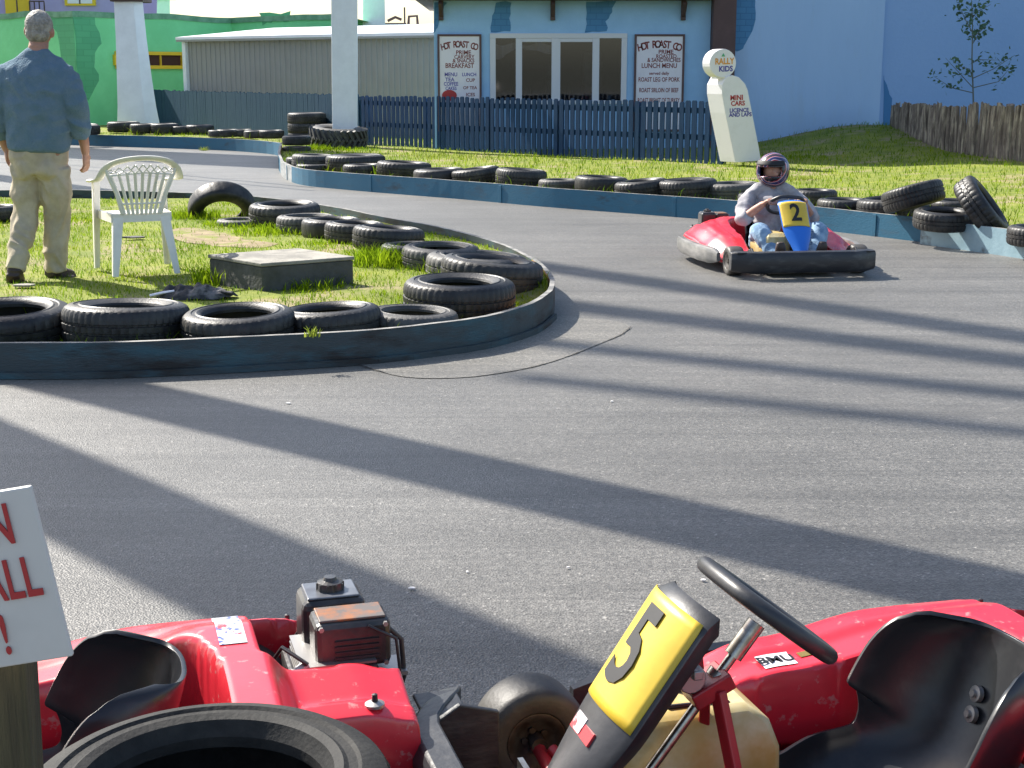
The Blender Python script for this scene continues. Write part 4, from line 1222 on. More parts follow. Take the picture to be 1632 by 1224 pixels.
def shed():
    a, b = atd(298, 66, 37.8), atd(694, 59, 33.2)
    a.z = max(a.z, b.z); b.z = a.z
    root = empty('metal_shed', (a.x, a.y, 0)); t = (b - a); L = t.length; t.normalize(); ang = math.atan2(t.y, t.x)
    root.rotation_euler = (0, 0, ang)
    H = a.z
    m = MB(); n = int(L / .17); p = L / n
    prof = []
    for i in range(n): prof += [(i * p, 0), (i * p + p * .55, 0), (i * p + p * .62, -.018), (i * p + p * .93, -.018)]
    prof.append((L, 0))
    for i in range(len(prof) - 1):
        u, v = prof[i], prof[i + 1]
        m.add([(u[0], u[1], 0), (v[0], v[1], 0), (v[0], v[1], H), (u[0], u[1], H)], [(0, 1, 2, 3)])
    m.add([(0, 0, 0), (0, 3.2, 0), (0, 3.2, H + .32), (0, 0, H)], [(3, 2, 1, 0)])
    m.add([(L, 0, 0), (L, 3.2, 0), (L, 3.2, H + .32), (L, 0, H)], [(0, 1, 2, 3)])
    m.build('wall', M['shed'], root)
    m = MB()
    m.add([(-.25, -.16, H - .02 + .06), (L + .2, -.16, H + .04), (L + .2, 3.4, H + .36), (-.25, 3.4, H + .36), (-.25, -.16, H + .10), (L + .2, -.16, H + .10), (L + .2, 3.4, H + .42), (-.25, 3.4, H + .42)],
          [(3, 2, 1, 0), (4, 5, 6, 7), (0, 1, 5, 4), (1, 2, 6, 5), (2, 3, 7, 6), (3, 0, 4, 7)])
    m.build('roof', M['shedroof'], root)
    m = MB()
    m.box((L / 2, -.175, H + .01), (L + .4, .02, .05))
    m.build('eave_trim', M['shed'], root)
    m = MB(); m.box((-.03, -.05, H / 2), (.12, .1, H - .02)); m.build('corner_post', M['white'], root)
    tag(root, 'grey corrugated metal shed with bright white roof', 'shed')
shed()

def pillar(prof, Y, depth, label, capital=None, rot=0.0, grp='white pillars by the track'):
    'prof: rows (py, x left, x right) from the foot up'
    mid = [(a, (b + c) / 2) for a, b, c in prof]
    base = atd(mid[0][1], prof[0][0], Y)
    root = empty('white_pillar', (base.x, Y, base.z), 0)
    o = Vector(root.location); m = MB(); rings = []
    for (py, xl, xr) in prof:
        a, b = atd(xl, py, Y) - o, atd(xr, py, Y) - o
        w_ = b.x - a.x; d = depth * (w_ / ((atd(prof[-1][2], 0, Y) - atd(prof[-1][1], 0, Y)).x))
        c = rot
        rings.append([(a.x, 0, a.z), (a.x + w_ * (1 - c), -.02 - c * .1, a.z), (b.x, c * d * .6, a.z), (a.x + w_ * c, d, a.z)])
    vs = [p for r in rings for p in r]; n = len(rings)
    fs = [(i * 4 + j, i * 4 + (j + 1) % 4, (i + 1) * 4 + (j + 1) % 4, (i + 1) * 4 + j) for i in range(n - 1) for j in range(4)]
    fs += [(3, 2, 1, 0), tuple((n - 1) * 4 + j for j in range(4))]
    m.add(vs, fs)
    m.build('shaft', M['white'], root, bevel=.015, recalc=True)
    if capital:
        py, xl, xr = capital
        a, b = atd(xl, py, Y) - o, atd(xr, py, Y) - o
        m = MB(); m.box(((a.x + b.x) / 2, depth / 2, a.z + .12), (b.x - a.x, depth + .25, .2)); m.build('capital', M['brown'], root, bevel=.02)
    return tag(root, label, 'pillar', grp)
pillar([(211, 186, 255), (170, 187, 247), (130, 186, 241), (60, 184, 232), (2, 181, 226)], 34.5, .62, 'flared white pillar in front of the green wall', (4, 177, 230), rot=.28)
pillar([(236, 530, 570), (100, 528.5, 570), (-60, 527, 570), (-260, 526, 570)], 29.2, .5, 'straight white pillar in front of the grey shed and fence')
pillar([(80, 249, 272), (10, 250, 271), (-40, 251, 271)], 50.0, .5, 'slim distant white pillar above the green wall', (0, 246, 275))
pillar([(80, 578, 615), (40, 578, 614), (-80, 579, 612)], 46.0, .7, 'pale distant pillar rising behind the shed roof')

def lilac():
    x0, x1, z0, z1 = rect(-260, -160, 186, 40, 56.0)
    root = empty('lilac_building', ((x0 + x1) / 2, 56, 0)); o = Vector(root.location)
    m = MB(); m.box((0, 3.0, z1 / 2), (x1 - x0, 6, z1)); m.build('wall', M['purple'], root)
    for (a, b, c, d) in ((10, -40, 44, 24), (104, -40, 150, 9)):
        u0, u1, v0, v1 = rect(a, b, c, d, 55.95)
        m = MB(); m.box(((u0 + u1) / 2 - o.x, -.06, (v0 + v1) / 2), (u1 - u0, .1, v1 - v0)); f = m.build('window', M['yellow'], root)
        m = MB(); m.box(((u0 + u1) / 2 - o.x, -.112, (v0 + v1) / 2), ((u1 - u0) * .8, .02, (v1 - v0) * .86)); m.build('pane', M['yellow'] if a < 50 else M['whiteboard'], f)
        m = MB(); m.box(((u0 + u1) / 2 - o.x, -.126, (v0 + v1) / 2), (.05, .02, (v1 - v0) * .9)); m.build('mullion', M['maroon'], f)
    m = MB()
    u0, u1, v0, v1 = rect(48, 2, 70, 22, 55.5)
    for k in range(4): m.box((u0 + (u1 - u0) * k / 3 - o.x, -.5, (v0 + v1) / 2), (.04, .04, v1 - v0))
    m.box(((u0 + u1) / 2 - o.x, -.5, v1), (u1 - u0, .05, .05))
    m.build('railing', M['brown'], root)
    tag(root, 'lilac building with yellow windows behind the green wall', 'building')
lilac()
# white parapet building and roof fittings behind the shed
x0, x1, z0, z1 = rect(612, 38, 700, 90, 47.0)
m = MB(); m.box(((x0 + x1) / 2 + 2, 49, z1 / 2), (x1 - x0 + 4, 3.5, z1))
tag(m.build('white_outbuilding', M['white']), 'plain white outbuilding showing over the shed roof beside the hut', 'building')
q = atd(645, 37, 48.0)
m = MB()
m.tube([(-.55, 0, .12), (-.3, 0, .24), (-.1, 0, .16)], .05, 6); m.tube([(0, 0, 0), (0, 0, .55)], .03, 6); m.tube([(.12, 0, .0), (.14, 0, .26), (.4, 0, .28), (.42, 0, .0)], .05, 6); m.box((-.3, 0, .03), (.7, .1, .06))
o = m.build('roof_fitting', M['brown']); o.location = (q.x, 48.0, z1)
tag(o, 'small dark pipe fittings on the white roof left of the hut', 'roof fitting')

# ------------------------------------------------------------------ unseen overhead beams, added to cast the shadow bands on the tarmac
def beam(p1, p2, w, h, label, up=None):
    L = h / math.tan(SUN_EL)
    a, b = at(*p1), at(*p2)
    off = Vector((SUN_H.x * L, SUN_H.y * L, h))
    a, b = a + off, b + off
    m = MB(); m.bar((0, 0, 0), b - a, w, w * .6)
    o = m.build('shadow_beam', M['white'], bevel=.01); o.location = a
    return tag(o, label, 'beam', 'unseen beams added above the track to cast shadows')
beam((-60, 570), (1900, 1018), .50, 6.0, 'wide white shadow casting beam added overhead nearest the foreground karts but one')
beam((-260, 615), (1100, 1238), .62, 6.0, 'widest white shadow casting beam added overhead nearest the foreground karts')
beam((560, 380), (1760, 556), .42, 17.0, 'white unseen beam added overhead to cast the farthest soft shadow by the kart')
beam((700, 462), (1760, 592), .42, 17.5, 'white unseen beam added overhead to cast the second soft shadow')
beam((780, 538), (1760, 643), .27, 18, 'slim white unseen beam added overhead to cast the third soft shadow')
beam((820, 600), (1760, 702), .20, 18, 'slimmest white unseen beam added overhead to cast the faintest shadow')
beam((-40, 249), (500, 299), .055, 5.0, 'thin unseen bar added overhead to cast the upper dark line on the far track')
beam((-40, 255), (500, 304), .055, 5.0, 'thin unseen bar added overhead to cast the lower dark line on the far track')
beam((40, 240), (520, 262), 2.5, 9.0, 'broad unseen slab added overhead to shade the far end of the track')
beam((-160, 262), (230, 315), .55, 7.0, 'unseen beam added overhead to shade the track behind the walking man')

# ------------------------------------------------------------------ karts
def sstep(a, b, x):
    t = min(1, max(0, (x - a) / (b - a)))
    return t * t * (3 - 2 * t)

def body_out(x, left=False):
    'half width of the red body at x (x forward, front axle at 0)'
    if left and x < -1.10: return .645 - .60 * sstep(-1.10, -1.19, x)
    pts = [(-.10, .47), (-.16, .55), (-.3, .61), (-.5, .645), (-.9, .66), (-1.15, .645), (-1.3, .60), (-1.40, .50)]
    if x >= pts[0][0]: return pts[0][1]
    for (a, b), (c, d) in zip(pts, pts[1:]):
        if x >= c: return b + (d - b) * sstep(a, c, x)
    return pts[-1][1]

def body_h(x, y):
    ay = abs(y)
    h = .20 + .10 * sstep(-.10, -.55, x) + .035 * sstep(-.55, -.85, x)
    hump = sstep(-.80, -.98, x) * (1 - sstep(-1.10, -1.18, x))
    h += .065 * hump * (1 - sstep(.30, .52, ay))
    tail = sstep(-1.10, -1.17, x)
    if y > -.40: h += tail * (.030 - .30 * (y + .15) - h + .325)
    h -= .025 * sstep(-1.28, -1.40, x)
    w = body_out(x) if y < 0 or x > -1.10 else max(.20, body_out(x, True))
    e = sstep(w - .20, w, ay)
    h -= .10 * e * e
    # moulded crease along each pod
    h += .012 * sstep(w - .26, w - .22, ay) * (1 - sstep(w - .16, w - .12, ay)) * sstep(-.3, -.5, x)
    return h

def cockpit(x):
    'half width of the opening for the seat'
    if x > -.50: return .31 + .03 * sstep(-.5, -.1, x)
    if x > -.90: return .31 - .01 * sstep(-.5, -.75, x)
    if x > -1.0: return .30 * math.sqrt(max(0, 1 - ((x + .90) / .10) ** 2))
    return 0

def in_engine_bay(x, y): return x < -1.10 and -.51 < y < -.15

def wheel(parent, x, y, r, w, side, hub=True):
    m = MB()
    rr = r * .5
    m.lathe([(.02, -w * .30), (rr * .55, -w * .30), (rr * .75, -w * .36), (rr, -w * .46), (rr + .006, -w * .46), (rr + .004, w * .46), (rr, w * .46), (rr * .75, w * .36), (rr * .55, w * .34), (.02, w * .34)], 28)
    for k in range(5):
        q = 2 * PI * k / 5
        m.tube([(rr * .4 * math.cos(q), rr * .4 * math.sin(q), w * .34), (rr * .4 * math.cos(q), rr * .4 * math.sin(q), w * .40)], .008, 6)
        m.tube([(rr * .4 * math.cos(q), rr * .4 * math.sin(q), -w * .30), (rr * .4 * math.cos(q), rr * .4 * math.sin(q), -w * .36)], .008, 6)
    m.tube([(0, 0, -w * .6), (0, 0, w * .44)], .018, 10)
    o = m.build('wheel', M['rim'], parent, smooth=40)
    o.location = (x, y, r); o.rotation_euler = (PI / 2, 0, 0)
    t = MB()
    t.lathe([(rr + .007, -w * .46), (rr + .012, -w * .5), (r * .8, -w * .51), (r * .93, -w * .48), (r * .985, -w * .38), (r, -w * .2), (r, w * .2), (r * .985, w * .38), (r * .93, w * .48), (r * .8, w * .51), (rr + .012, w * .5), (rr + .007, w * .46)], 48, closed=True)
    t.build('tyre', M['slick'], o, smooth=60)
    return o

def kart(name, origin, heading, label, number, panel_mat, guard_mat, steer=0.0, sticker=True, edx=0.0):
    ang = math.atan2(heading[1], heading[0])
    K = empty(name, (origin[0], origin[1], 0), ang)
    tag(K, label, 'go kart')
    # tubular frame
    m = MB()
    for s in (-1, 1):
        m.tube([(.16, .22 * s, .07), (-.05, .26 * s, .07), (-.35, .31 * s, .06), (-.95, .30 * s, .06), (-1.22, .26 * s, .09)], .015, 8)
        m.tube([(0, .30 * s, .10), (0, .47 * s, .12)], .016, 8)
        m.tube([(-.08, .28 * s, .07), (-.02, .42 * s, .13)], .014, 8)
    m.tube([(.16, -.22, .07), (.16, .22, .07)], .015, 8); m.tube([(-.12, -.27, .065), (-.12, .27, .065)], .014, 8); m.tube([(-.95, -.30, .06), (-.95, .30, .06)], .015, 8)
    m.tube([(-.02, .26, .07), (-.02, -.26, .07)], .016, 8)
    m.build('frame', M['redframe'], K, smooth=60)
    m = MB(); m.tube([(-1.06, -.56, .14), (-1.06, .56, .14)], .02, 12); m.build('rear_axle', M['steel'], K, smooth=60)
    m = MB(); m.box((-.30, 0, .045), (.95, .56, .012)); m.build('floor_tray', M['black'], K)
    for (x, y, r, w) in ((0, .52, .128, .125), (0, -.52, .128, .125), (-1.06, .50, .14, .19), (-1.06, -.50, .14, .19)):
        wheel(K, x, y, r, w, 1 if y > 0 else -1)
    # red body: one shell with openings for seat and engine
    nx, ny = 110, 110
    rows = []
    m = MB(); idx = {}
    x0, x1 = -.10, -1.40
    def vid(i, j):
        if (i, j) not in idx:
            x = x0 + (x1 - x0) * i / nx
            f = (j / ny) * 2 - 1; w = body_out(x, f > 0)
            f = math.copysign(abs(f) ** .9, f)
            y = w * f
            idx[(i, j)] = len(m.v); m.v.append(Vector((x, y, body_h(x, y))))
        return idx[(i, j)]
    def keep(i, j):
        x = x0 + (x1 - x0) * (i + .5) / nx; f = ((j + .5) / ny) * 2 - 1; f = math.copysign(abs(f) ** .9, f); y = body_out(x, f > 0) * f
        return abs(y) > cockpit(x) and not in_engine_bay(x, y)
    kept = {(i, j) for i in range(nx) for j in range(ny) if keep(i, j)}
    for (i, j) in kept:
        m.f.append((vid(i, j), vid(i, j + 1), vid(i + 1, j + 1), vid(i + 1, j))); m.m.append(0)
    # even out the stepped cut edges before folding them down
    bnd = {}
    for (i, j) in kept:
        for (di, dj, ea, eb) in ((0, -1, (i + 1, j), (i, j)), (0, 1, (i, j + 1), (i + 1, j + 1)), (-1, 0, (i, j), (i, j + 1)), (1, 0, (i + 1, j + 1), (i + 1, j))):
            if (i + di, j + dj) not in kept:
                a_, b_ = idx[ea], idx[eb]
                bnd.setdefault(a_, set()).add(b_); bnd.setdefault(b_, set()).add(a_)
    def snap(p):
        x, y = p.x, p.y
        if x < -.88 and x > -1.03 and abs(y) < .33 and not (y < -.1 and x < -1.06):
            th = math.atan2(y / .30, max(.0, -(x + .90) / .10) + 1e-6)
            x, y = -.90 - .10 * math.cos(th), .30 * math.sin(th)
        elif x >= -.90 and abs(abs(y) - cockpit(x)) < .03: y = math.copysign(cockpit(x), y)
        elif x < -1.06:
            if abs(y + .15) < .025: y = -.15
            if abs(y + .51) < .025: y = -.51
            if abs(x + 1.10) < .014 and -.52 < y < -.14: x = -1.10
        return Vector((x, y, body_h(x, y)))
    for a_ in bnd: m.v[a_] = snap(m.v[a_])
    for _ in range(2):
        new = {}
        for a_, nb in bnd.items():
            if len(nb) == 2:
                p_, q_ = [m.v[k_] for k_ in nb]
                new[a_] = m.v[a_] * .5 + (p_ + q_) * .25
        for a_, p_ in new.items(): m.v[a_] = p_
    # skirts: outer edges drop to the sill, inner edges fold down a little
    def skirt(a, b, outer):
        va, vb = m.v[a], m.v[b]
        if outer:
            k = [(va, vb)]
            prev = (a, b)
            for (dz, push) in ((-.05, .012), (-.13, .004)):
                pa = Vector((va.x, va.y + math.copysign(push, va.y), max(.085, va.z + dz))); pb = Vector((vb.x, vb.y + math.copysign(push, vb.y), max(.085, vb.z + dz)))
                ia = len(m.v); m.v += [pa, pb]
                m.f.append((prev[0], prev[1], ia + 1, ia)); m.m.append(0)
                prev = (ia, ia + 1)
        else:
            pa, pb = Vector((va.x, va.y, .075)), Vector((vb.x, vb.y, .075))
            ia = len(m.v); m.v += [pa, pb]
            m.f.append((a, b, ia + 1, ia)); m.m.append(0)
    for (i, j) in list(kept):
        for (di, dj, ea, eb) in ((0, -1, (i + 1, j), (i, j)), (0, 1, (i, j + 1), (i + 1, j + 1)), (-1, 0, (i, j), (i, j + 1)), (1, 0, (i + 1, j + 1), (i + 1, j))):
            if (i + di, j + dj) not in kept:
                outer = not (0 <= j + dj < ny) or not (0 <= i + di < nx)
                skirt(idx[ea], idx[eb], outer)
    bm = bmesh.new()
    me = m.mesh('body', M['red'], 60); bm.from_mesh(me)
    bmesh.ops.remove_doubles(bm, verts=bm.verts, dist=.0015); bmesh.ops.smooth_vert(bm, verts=bm.verts, factor=.35, use_axis_x=True, use_axis_y=True, use_axis_z=True)
    bmesh.ops.recalc_face_normals(bm, faces=bm.faces); bm.to_mesh(me); bm.free()
    me.polygons.foreach_set('use_smooth', [True] * len(me.polygons)); me.set_sharp_from_angle(angle=R(60))
    body = bpy.data.objects.new('body', me); COL.objects.link(body); body.parent = K
    md = body.modifiers.new('solid', 'SOLIDIFY'); md.thickness = .006; md.offset = -1
    md = body.modifiers.new('sub', 'SUBSURF'); md.levels = 1; md.render_levels = 1
    # fasteners on the body
    for (x, y) in ((-1.31, .015), (-.22, .52), (-.22, -.52), (-.62, .38), (-1.2, -.56)):
        f = MB(); f.lathe([(0, .005), (.013, .004), (.021, .0), (.021, -.006), (0, -.006)], 14, M=Matrix.Diagonal((1, 1, 1, 1))); f.lathe([(0, .022), (.006, .02), (.007, .004), (0, .004)], 8, mi=1)
        o = f.build('fastener', [M['steel'], M['black']], body, smooth=60); o.location = (x, y, body_h(x, y) + .006)
    # side guards and bumpers
    for s in (-1, 1):
        gb = MB()
        prof = [(0, .075), (.04, .072), (.055, .10), (.055, .19), (.042, .215), (0, .215)]
        path = []
        for k in range(25):
            x = -.13 - 1.12 * k / 24
            path.append((x, s * (max(body_out(x), .585) + .012)))
        vs = []
        for i, (x, y) in enumerate(path):
            tp = .55 + .45 * min(1, min(i, 24 - i) / 2.5)
            for (d, z) in prof: vs.append((x, y + s * d * tp, .145 + (z - .145) * tp))
        n = len(prof)
        fs = [(i * n + j, i * n + (j + 1) % n, (i + 1) * n + (j + 1) % n, (i + 1) * n + j) for i in range(24) for j in range(n)]
        fs += [tuple(range(n)), tuple(24 * n + j for j in range(n))]
        gb.add(vs, fs)
        gb.build('side_bumper', guard_mat, K, smooth=50, recalc=True)
    fb_ = MB()
    prof = [(.0, .055), (.05, .05), (.075, .08), (.078, .20), (.06, .235), (.0, .24)]
    path = []
    for k in range(31):
        y = -.60 + 1.2 * k / 30
        path.append((.24 - .10 * sstep(.40, .62, abs(y)) , y))
    n = len(prof); vs = []
    for i, (x, y) in enumerate(path):
        tp = .86 + .14 * min(1, min(i, 30 - i) / 1.5)
        for (d, z) in prof: vs.append((x + d * tp, y, .145 + (z - .145) * tp))
    fs = [(i * n + j, i * n + (j + 1) % n, (i + 1) * n + (j + 1) % n, (i + 1) * n + j) for i in range(30) for j in range(n)]
    fs += [tuple(range(n)), tuple(30 * n + j for j in range(n))]
    fb_.add(vs, fs)
    fbo = fb_.build('front_bumper', M['bumper'], K, smooth=40, recalc=True, bevel=.006)
    # bumper end shields in front of the wheels
    for s in (-1, 1):
        e = MB(); e.prism([(.10, .10), (.25, .10), (.25, .225), (.19, .262), (.10, .235)], -.008, .008, M=Matrix.Translation((0, s * .43, 0)) @ Matrix.Rotation(PI / 2, 4, 'X'))
        e.box((.215, s * .50, .228), (.10, .14, .012), M=Matrix.Identity(4))
        e.build('end_shield', M['bumper'], fbo, bevel=.004)
    rbm = MB()
    rbm.tube([(-1.22, -.50, .10), (-1.38, -.50, .10), (-1.45, -.4, .10), (-1.45, .4, .10), (-1.38, .50, .10), (-1.22, .50, .10)], .022, 10)
    rbm.build('rear_bumper', M['bumper'], K, smooth=60)
    # seat shell
    P = [Vector((p[0] - .04, 0, .07 + (p[2] - .07) * .86)) for p in [(-.30, 0, .12), (-.42, 0, .085), (-.56, 0, .075), (-.68, 0, .10), (-.765, 0, .17), (-.815, 0, .27), (-.85, 0, .37), (-.875, 0, .46), (-.885, 0, .505)]]
    Pc = cat_rom(P, .012)
    nP = len(Pc)
    Wd = lambda t: (.145 + .085 * sstep(0, .35, t) - .005 * t) * (1 if t < .70 else .42 + .58 * max(.0, 1 - ((t - .70) / .301) ** 3) ** .3333)
    Dd = lambda t: (.10 + .03 * sstep(.05, .30, t) + .12 * sstep(.42, .70, t)) * (1 if t < .70 else .10 + .90 * max(.0, 1 - ((t - .70) / .301) ** 3) ** .3333)
    m = MB(); nv = 26
    vs = []
    for i, p in enumerate(Pc):
        t = i / (nP - 1)
        a = Pc[min(i + 1, nP - 1)] - Pc[max(i - 1, 0)]
        nrm = Vector((a.z, 0, -a.x)).normalized()
        if nrm.x < 0 and nrm.z < 0: nrm = -nrm
        if t < .3 and nrm.z < 0: nrm = -nrm
        for j in range(nv + 1):
            f = (j / nv) * 2 - 1
            q = f * R(84)
            vs.append(p + Vector((0, Wd(t) * math.sin(q) / math.sin(R(84)), 0)) + nrm * (max(.01, Dd(t)) * (1 - math.cos(q)) ** 1.25))
    fs = [(i * (nv + 1) + j, (i + 1) * (nv + 1) + j, (i + 1) * (nv + 1) + j + 1, i * (nv + 1) + j + 1) for i in range(nP - 1) for j in range(nv)]
    m.add(vs, fs)
    st = m.build('seat', M['seat'], K, smooth=180, recalc=True)
    md = st.modifiers.new('solid', 'SOLIDIFY'); md.thickness = .010; md.offset = 0
    md = st.modifiers.new('bev', 'BEVEL'); md.width = .004; md.segments = 2; md.limit_method = 'ANGLE'
    for (x, y, z) in ((-.875, .07, .31), (-.875, -.07, .31), (-.858, -.06, .27)):
        b_ = MB(); b_.lathe([(0, .012), (.008, .012), (.009, .005), (.018, .004), (.019, -.006), (0, -.006)], 14); o = b_.build('bolt', M['steel'], st, smooth=50)
        o.location = (x + .012, y, z); o.rotation_euler = (0, R(75), 0)
    # steering
    sw = Vector((-.318, 0, .575)); ax = Vector((.60, 0, -.78)).normalized()
    foot = sw + ax * .66
    m = MB(); m.tube([sw + ax * .02, sw + ax * .10], .019, 12); m.tube([sw + ax * .09, foot], .0105, 12); m.tube([sw + ax * .14, sw + ax * .155], .024, 12); m.build('steering_column', M['chrome'], K, smooth=60)
    Z = -ax; X = Vector((0, 1, 0)); Yv = Z.cross(X)
    SM = Matrix((X, Yv, Z)).transposed().to_4x4(); SM.translation = sw
    SM = SM @ Matrix.Rotation(steer, 4, 'Z')
    m = MB()
    ring = []
    for k in range(56):
        q = 2 * PI * k / 56
        rr_ = .148 if math.sin(q) > -.80 else .148 * (.80 / -math.sin(q)) ** .6
        ring.append((rr_ * math.cos(q), rr_ * math.sin(q), .012))
    m.tube(ring, .0165, 12, closed=True)
    wh = m.build('steering_wheel', M['black'], K, smooth=70); wh.matrix_local = SM
    m = MB(); m.lathe([(0, -.006), (.034, -.006), (.034, .004), (0, .004)], 20)
    for q in (R(0), R(180), R(270)): m.bar((.02 * math.cos(q), .02 * math.sin(q), 0), (.142 * math.cos(q), .142 * math.sin(q), .010), .026, .004, up=(0, 0, 1))
    m.build('spokes', M['steel'], wh, bevel=.001)
    m = MB(); m.lathe([(0, .026), (.030, .024), (.042, .012), (.042, .005), (0, .005)], 20); m.build('hub_cap', M['black'], wh, smooth=60)
    # steering support: red A bracket and clamps
    m = MB()
    top = sw + ax * .17
    for s in (-1, 1): m.bar(top + Vector((0, .03 * s, 0)), (-.26, .13 * s, .09), .022, .028)
    m.bar(top + Vector((-.03, 0, .02)), top + Vector((.05, 0, -.02)), .075, .035)
    m.bar(top + Vector((.03, 0, .035)), top + Vector((.035, 0, .075)), .018, .022)
    m.build('steering_support', M['redframe'], K, bevel=.004)
    m = MB(); m.lathe([(0, .02), (.03, .02), (.03, -.02), (0, -.02)], 14, M=Matrix.Translation(top + Vector((.055, .012, .03))) @ Matrix.Rotation(PI / 2, 4, 'X'))
    m.bar(top + Vector((.05, -.04, .045)), top + Vector((.05, .05, .045)), .02, .02); m.build('panel_clamp', M['steel'], K, bevel=.003, smooth=40)
    # fuel tank under the column
    m = MB()
    sec = [(-.02, .11, .075), (-.02, .125, .16), (-.03, .12, .24), (-.05, .095, .285), (-.08, .06, .30)]
    tk = [(-.38, -.12), (-.10, -.12), (-.03, -.08), (-.03, .08), (-.10, .12), (-.38, .12)]
    def ring_(sx, z): return [((x + .2) * sx - .2 + .0, y * sx - .150, .065 + (z - .065) * .88) for (x, y) in tk]
    rings = [ring_(.92, .065), ring_(1, .085), ring_(1.04, .22), ring_(1.03, .30), ring_(.93, .36), ring_(.70, .395)]
    vs = [p for r in rings for p in r]; n = 6
    fs = [(i * n + j, i * n + (j + 1) % n, (i + 1) * n + (j + 1) % n, (i + 1) * n + j) for i in range(5) for j in range(n)]
    fs += [tuple(range(5, -1, -1)), tuple(5 * n + j for j in range(n))]
    m.add(vs, fs)
    tkO = m.build('fuel_tank', M['tank'], K, smooth=30, bevel=.014, seg=3)
    for s in (-1, 1):
        e = MB(); e.tube([(-.36, s * .07 - .15, .13), (-.345, s * .07 - .15, .30), (-.29, s * .06 - .15, .357), (-.16, s * .06 - .15, .360)], .005, 6); e.build('strap', M['black'], tkO)
    m = MB(); m.lathe([(0, .03), (.022, .03), (.025, .0), (0, 0)], 16, M=Matrix.Translation((-.22, -.18, .345))); m.build('cap', M['black'], tkO, smooth=50)
    # number panel
    pa_ = Vector((-.158, 0, .635)); pb_ = Vector((.170, 0, .160)); dn = (pb_ - pa_).normalized(); Lp = (pb_ - pa_).length
    nrm = Vector((-dn.z, 0, dn.x)).normalized()
    if nrm.x < 0: nrm = -nrm
    PM = Matrix((Vector((0, 1, 0)), -dn, nrm)).transposed().to_4x4(); PM.translation = pa_ + dn * Lp * .5
    # local: x to the kart's left, y up the panel, z outwards
    m = MB(); nyp = 24
    prof = []
    def half(v):
        t = v
        w = .125 - .012 * t - .062 * sstep(.46, 1.0, t)
        if t < .07: w *= .86 + .14 * math.sqrt(t / .07)
        return w
    def surf(u, v):
        w = half(v); f = u * 2 - 1
        z = .030 - .035 * abs(f) ** 2.4 - .02 * sstep(.06, 0, v)
        return (w * f, Lp * (.5 - v), z)
    m.grid(surf, 16, nyp)
    o0 = len(m.v); 
    def back(u, v):
        p = surf(u, v); return (p[0], p[1], -.030 - .01 * math.sin(v * PI))
    base_f = MB(); 
    pn = m.build('number_panel', panel_mat, K, smooth=180)
    md = pn.modifiers.new('solid', 'SOLIDIFY'); md.thickness = .048; md.offset = 1
    md = pn.modifiers.new('bevel', 'BEVEL'); md.width = .008; md.segments = 2; md.limit_method = 'ANGLE'; md.angle_limit = R(50)
    pn.matrix_local = PM
    m = MB()
    def plate(u, v):
        vv = .045 + .425 * v; w = half(vv) * .93
        f = (u * 2 - 1); 
        z = .030 - .035 * abs(f * .97) ** 2.4 + .0035
        return (w * f, Lp * (.5 - vv), z)
    m.grid(plate, 16, 12)
    pl_ = m.build('number_plate', M['plate'], pn, smooth=180)
    md = pl_.modifiers.new('solid', 'SOLIDIFY'); md.thickness = .003; md.offset = 0
    sz = .235
    text(number, sz, M['textblack'], 'number', pn, Matrix.Translation((0, Lp * (.5 - .255), .0365)), ex=.0012, bold=.005, sx=.78)
    if sticker:
        m = MB(); m.box((0, Lp * (.5 - .57), .027), (.10, .028, .006)); m.build('sticker', M['sticker'], pn, bevel=.001)
        m = MB(); m.box((-.022, Lp * (.5 - .56), .0305), (.045, .034, .003)); m.build('sticker', M['stickerw'], pn)
    # pedals
    for s in (-1, 1):
        m = MB(); m.tube([(.08, s * .17, .05), (.11, s * .17, .22)], .008, 6); m.box((.118, s * .17, .20), (.012, .06, .07)); m.build('pedal', M['chrome'], K, smooth=40)
    # engine behind the seat on the right
    E = MB(); E.box((-1.27, -.33, .185), (.20, .26, .17)); E.tube([(-1.27, -.46, .17), (-1.27, -.18, .17)], .075, 16)
    eng = E.build('engine', M['engine'], K, bevel=.01)
    m = MB(); m.box((-1.285, -.405, .352), (.150, .135, .14)); tkk = m.build('engine_tank', M['engine'], eng, bevel=.022, seg=3)
    m = MB(); m.box((-1.285, -.405, .4235), (.122, .108, .006)); m.build('tank_lid', M['enginetop'], tkk, bevel=.003)
    m = MB(); m.lathe([(0, .03), (.014, .03), (.017, .022), (.030, .018), (.032, 0), (0, 0)], 16, M=Matrix.Translation((-1.285, -.405, .4265)))
    for k in range(10): m.box((.03 * math.cos(k * PI / 5) - 1.285, .03 * math.sin(k * PI / 5) - .405, .435), (.006, .006, .016))
    m.build('filler_cap', M['engine'], tkk)
    m = MB(); m.box((-1.308, -.275, .355), (.172, .110, .112)); mf = m.build('exhaust_shroud', M['engine'], eng, bevel=.014, seg=2)
    m = MB(); m.box((-1.308, -.275, .413), (.150, .088, .006)); m.build('shroud_top', M['rust'], mf, bevel=.002)
    m = MB()
    for k in range(5): m.box((-1.315, -.218, .315 + .013 * k), (.10, .006, .005))
    m.build('louvres', M['black'], mf)
    m = MB(); m.tube([(-1.20, -.215, .32), (-1.17, -.20, .31), (-1.165, -.21, .27)], .014, 8); m.tube([(-1.19, -.19, .29), (-1.25, -.19, .295)], .012, 8); m.box((-1.19, -.21, .30), (.03, .025, .04)); m.build('carburettor', M['steel'], eng, smooth=40)
    m = MB(); m.tube([(-1.37, -.25, .40), (-1.42, -.24, .35), (-1.425, -.24, .26), (-1.39, -.24, .16)], .006, 8); m.build('cable', M['black'], eng, smooth=60)
    m = MB()
    for k in range(6): m.box((-1.27, -.30, .255 + .013 * k), (.17, .20, .005))
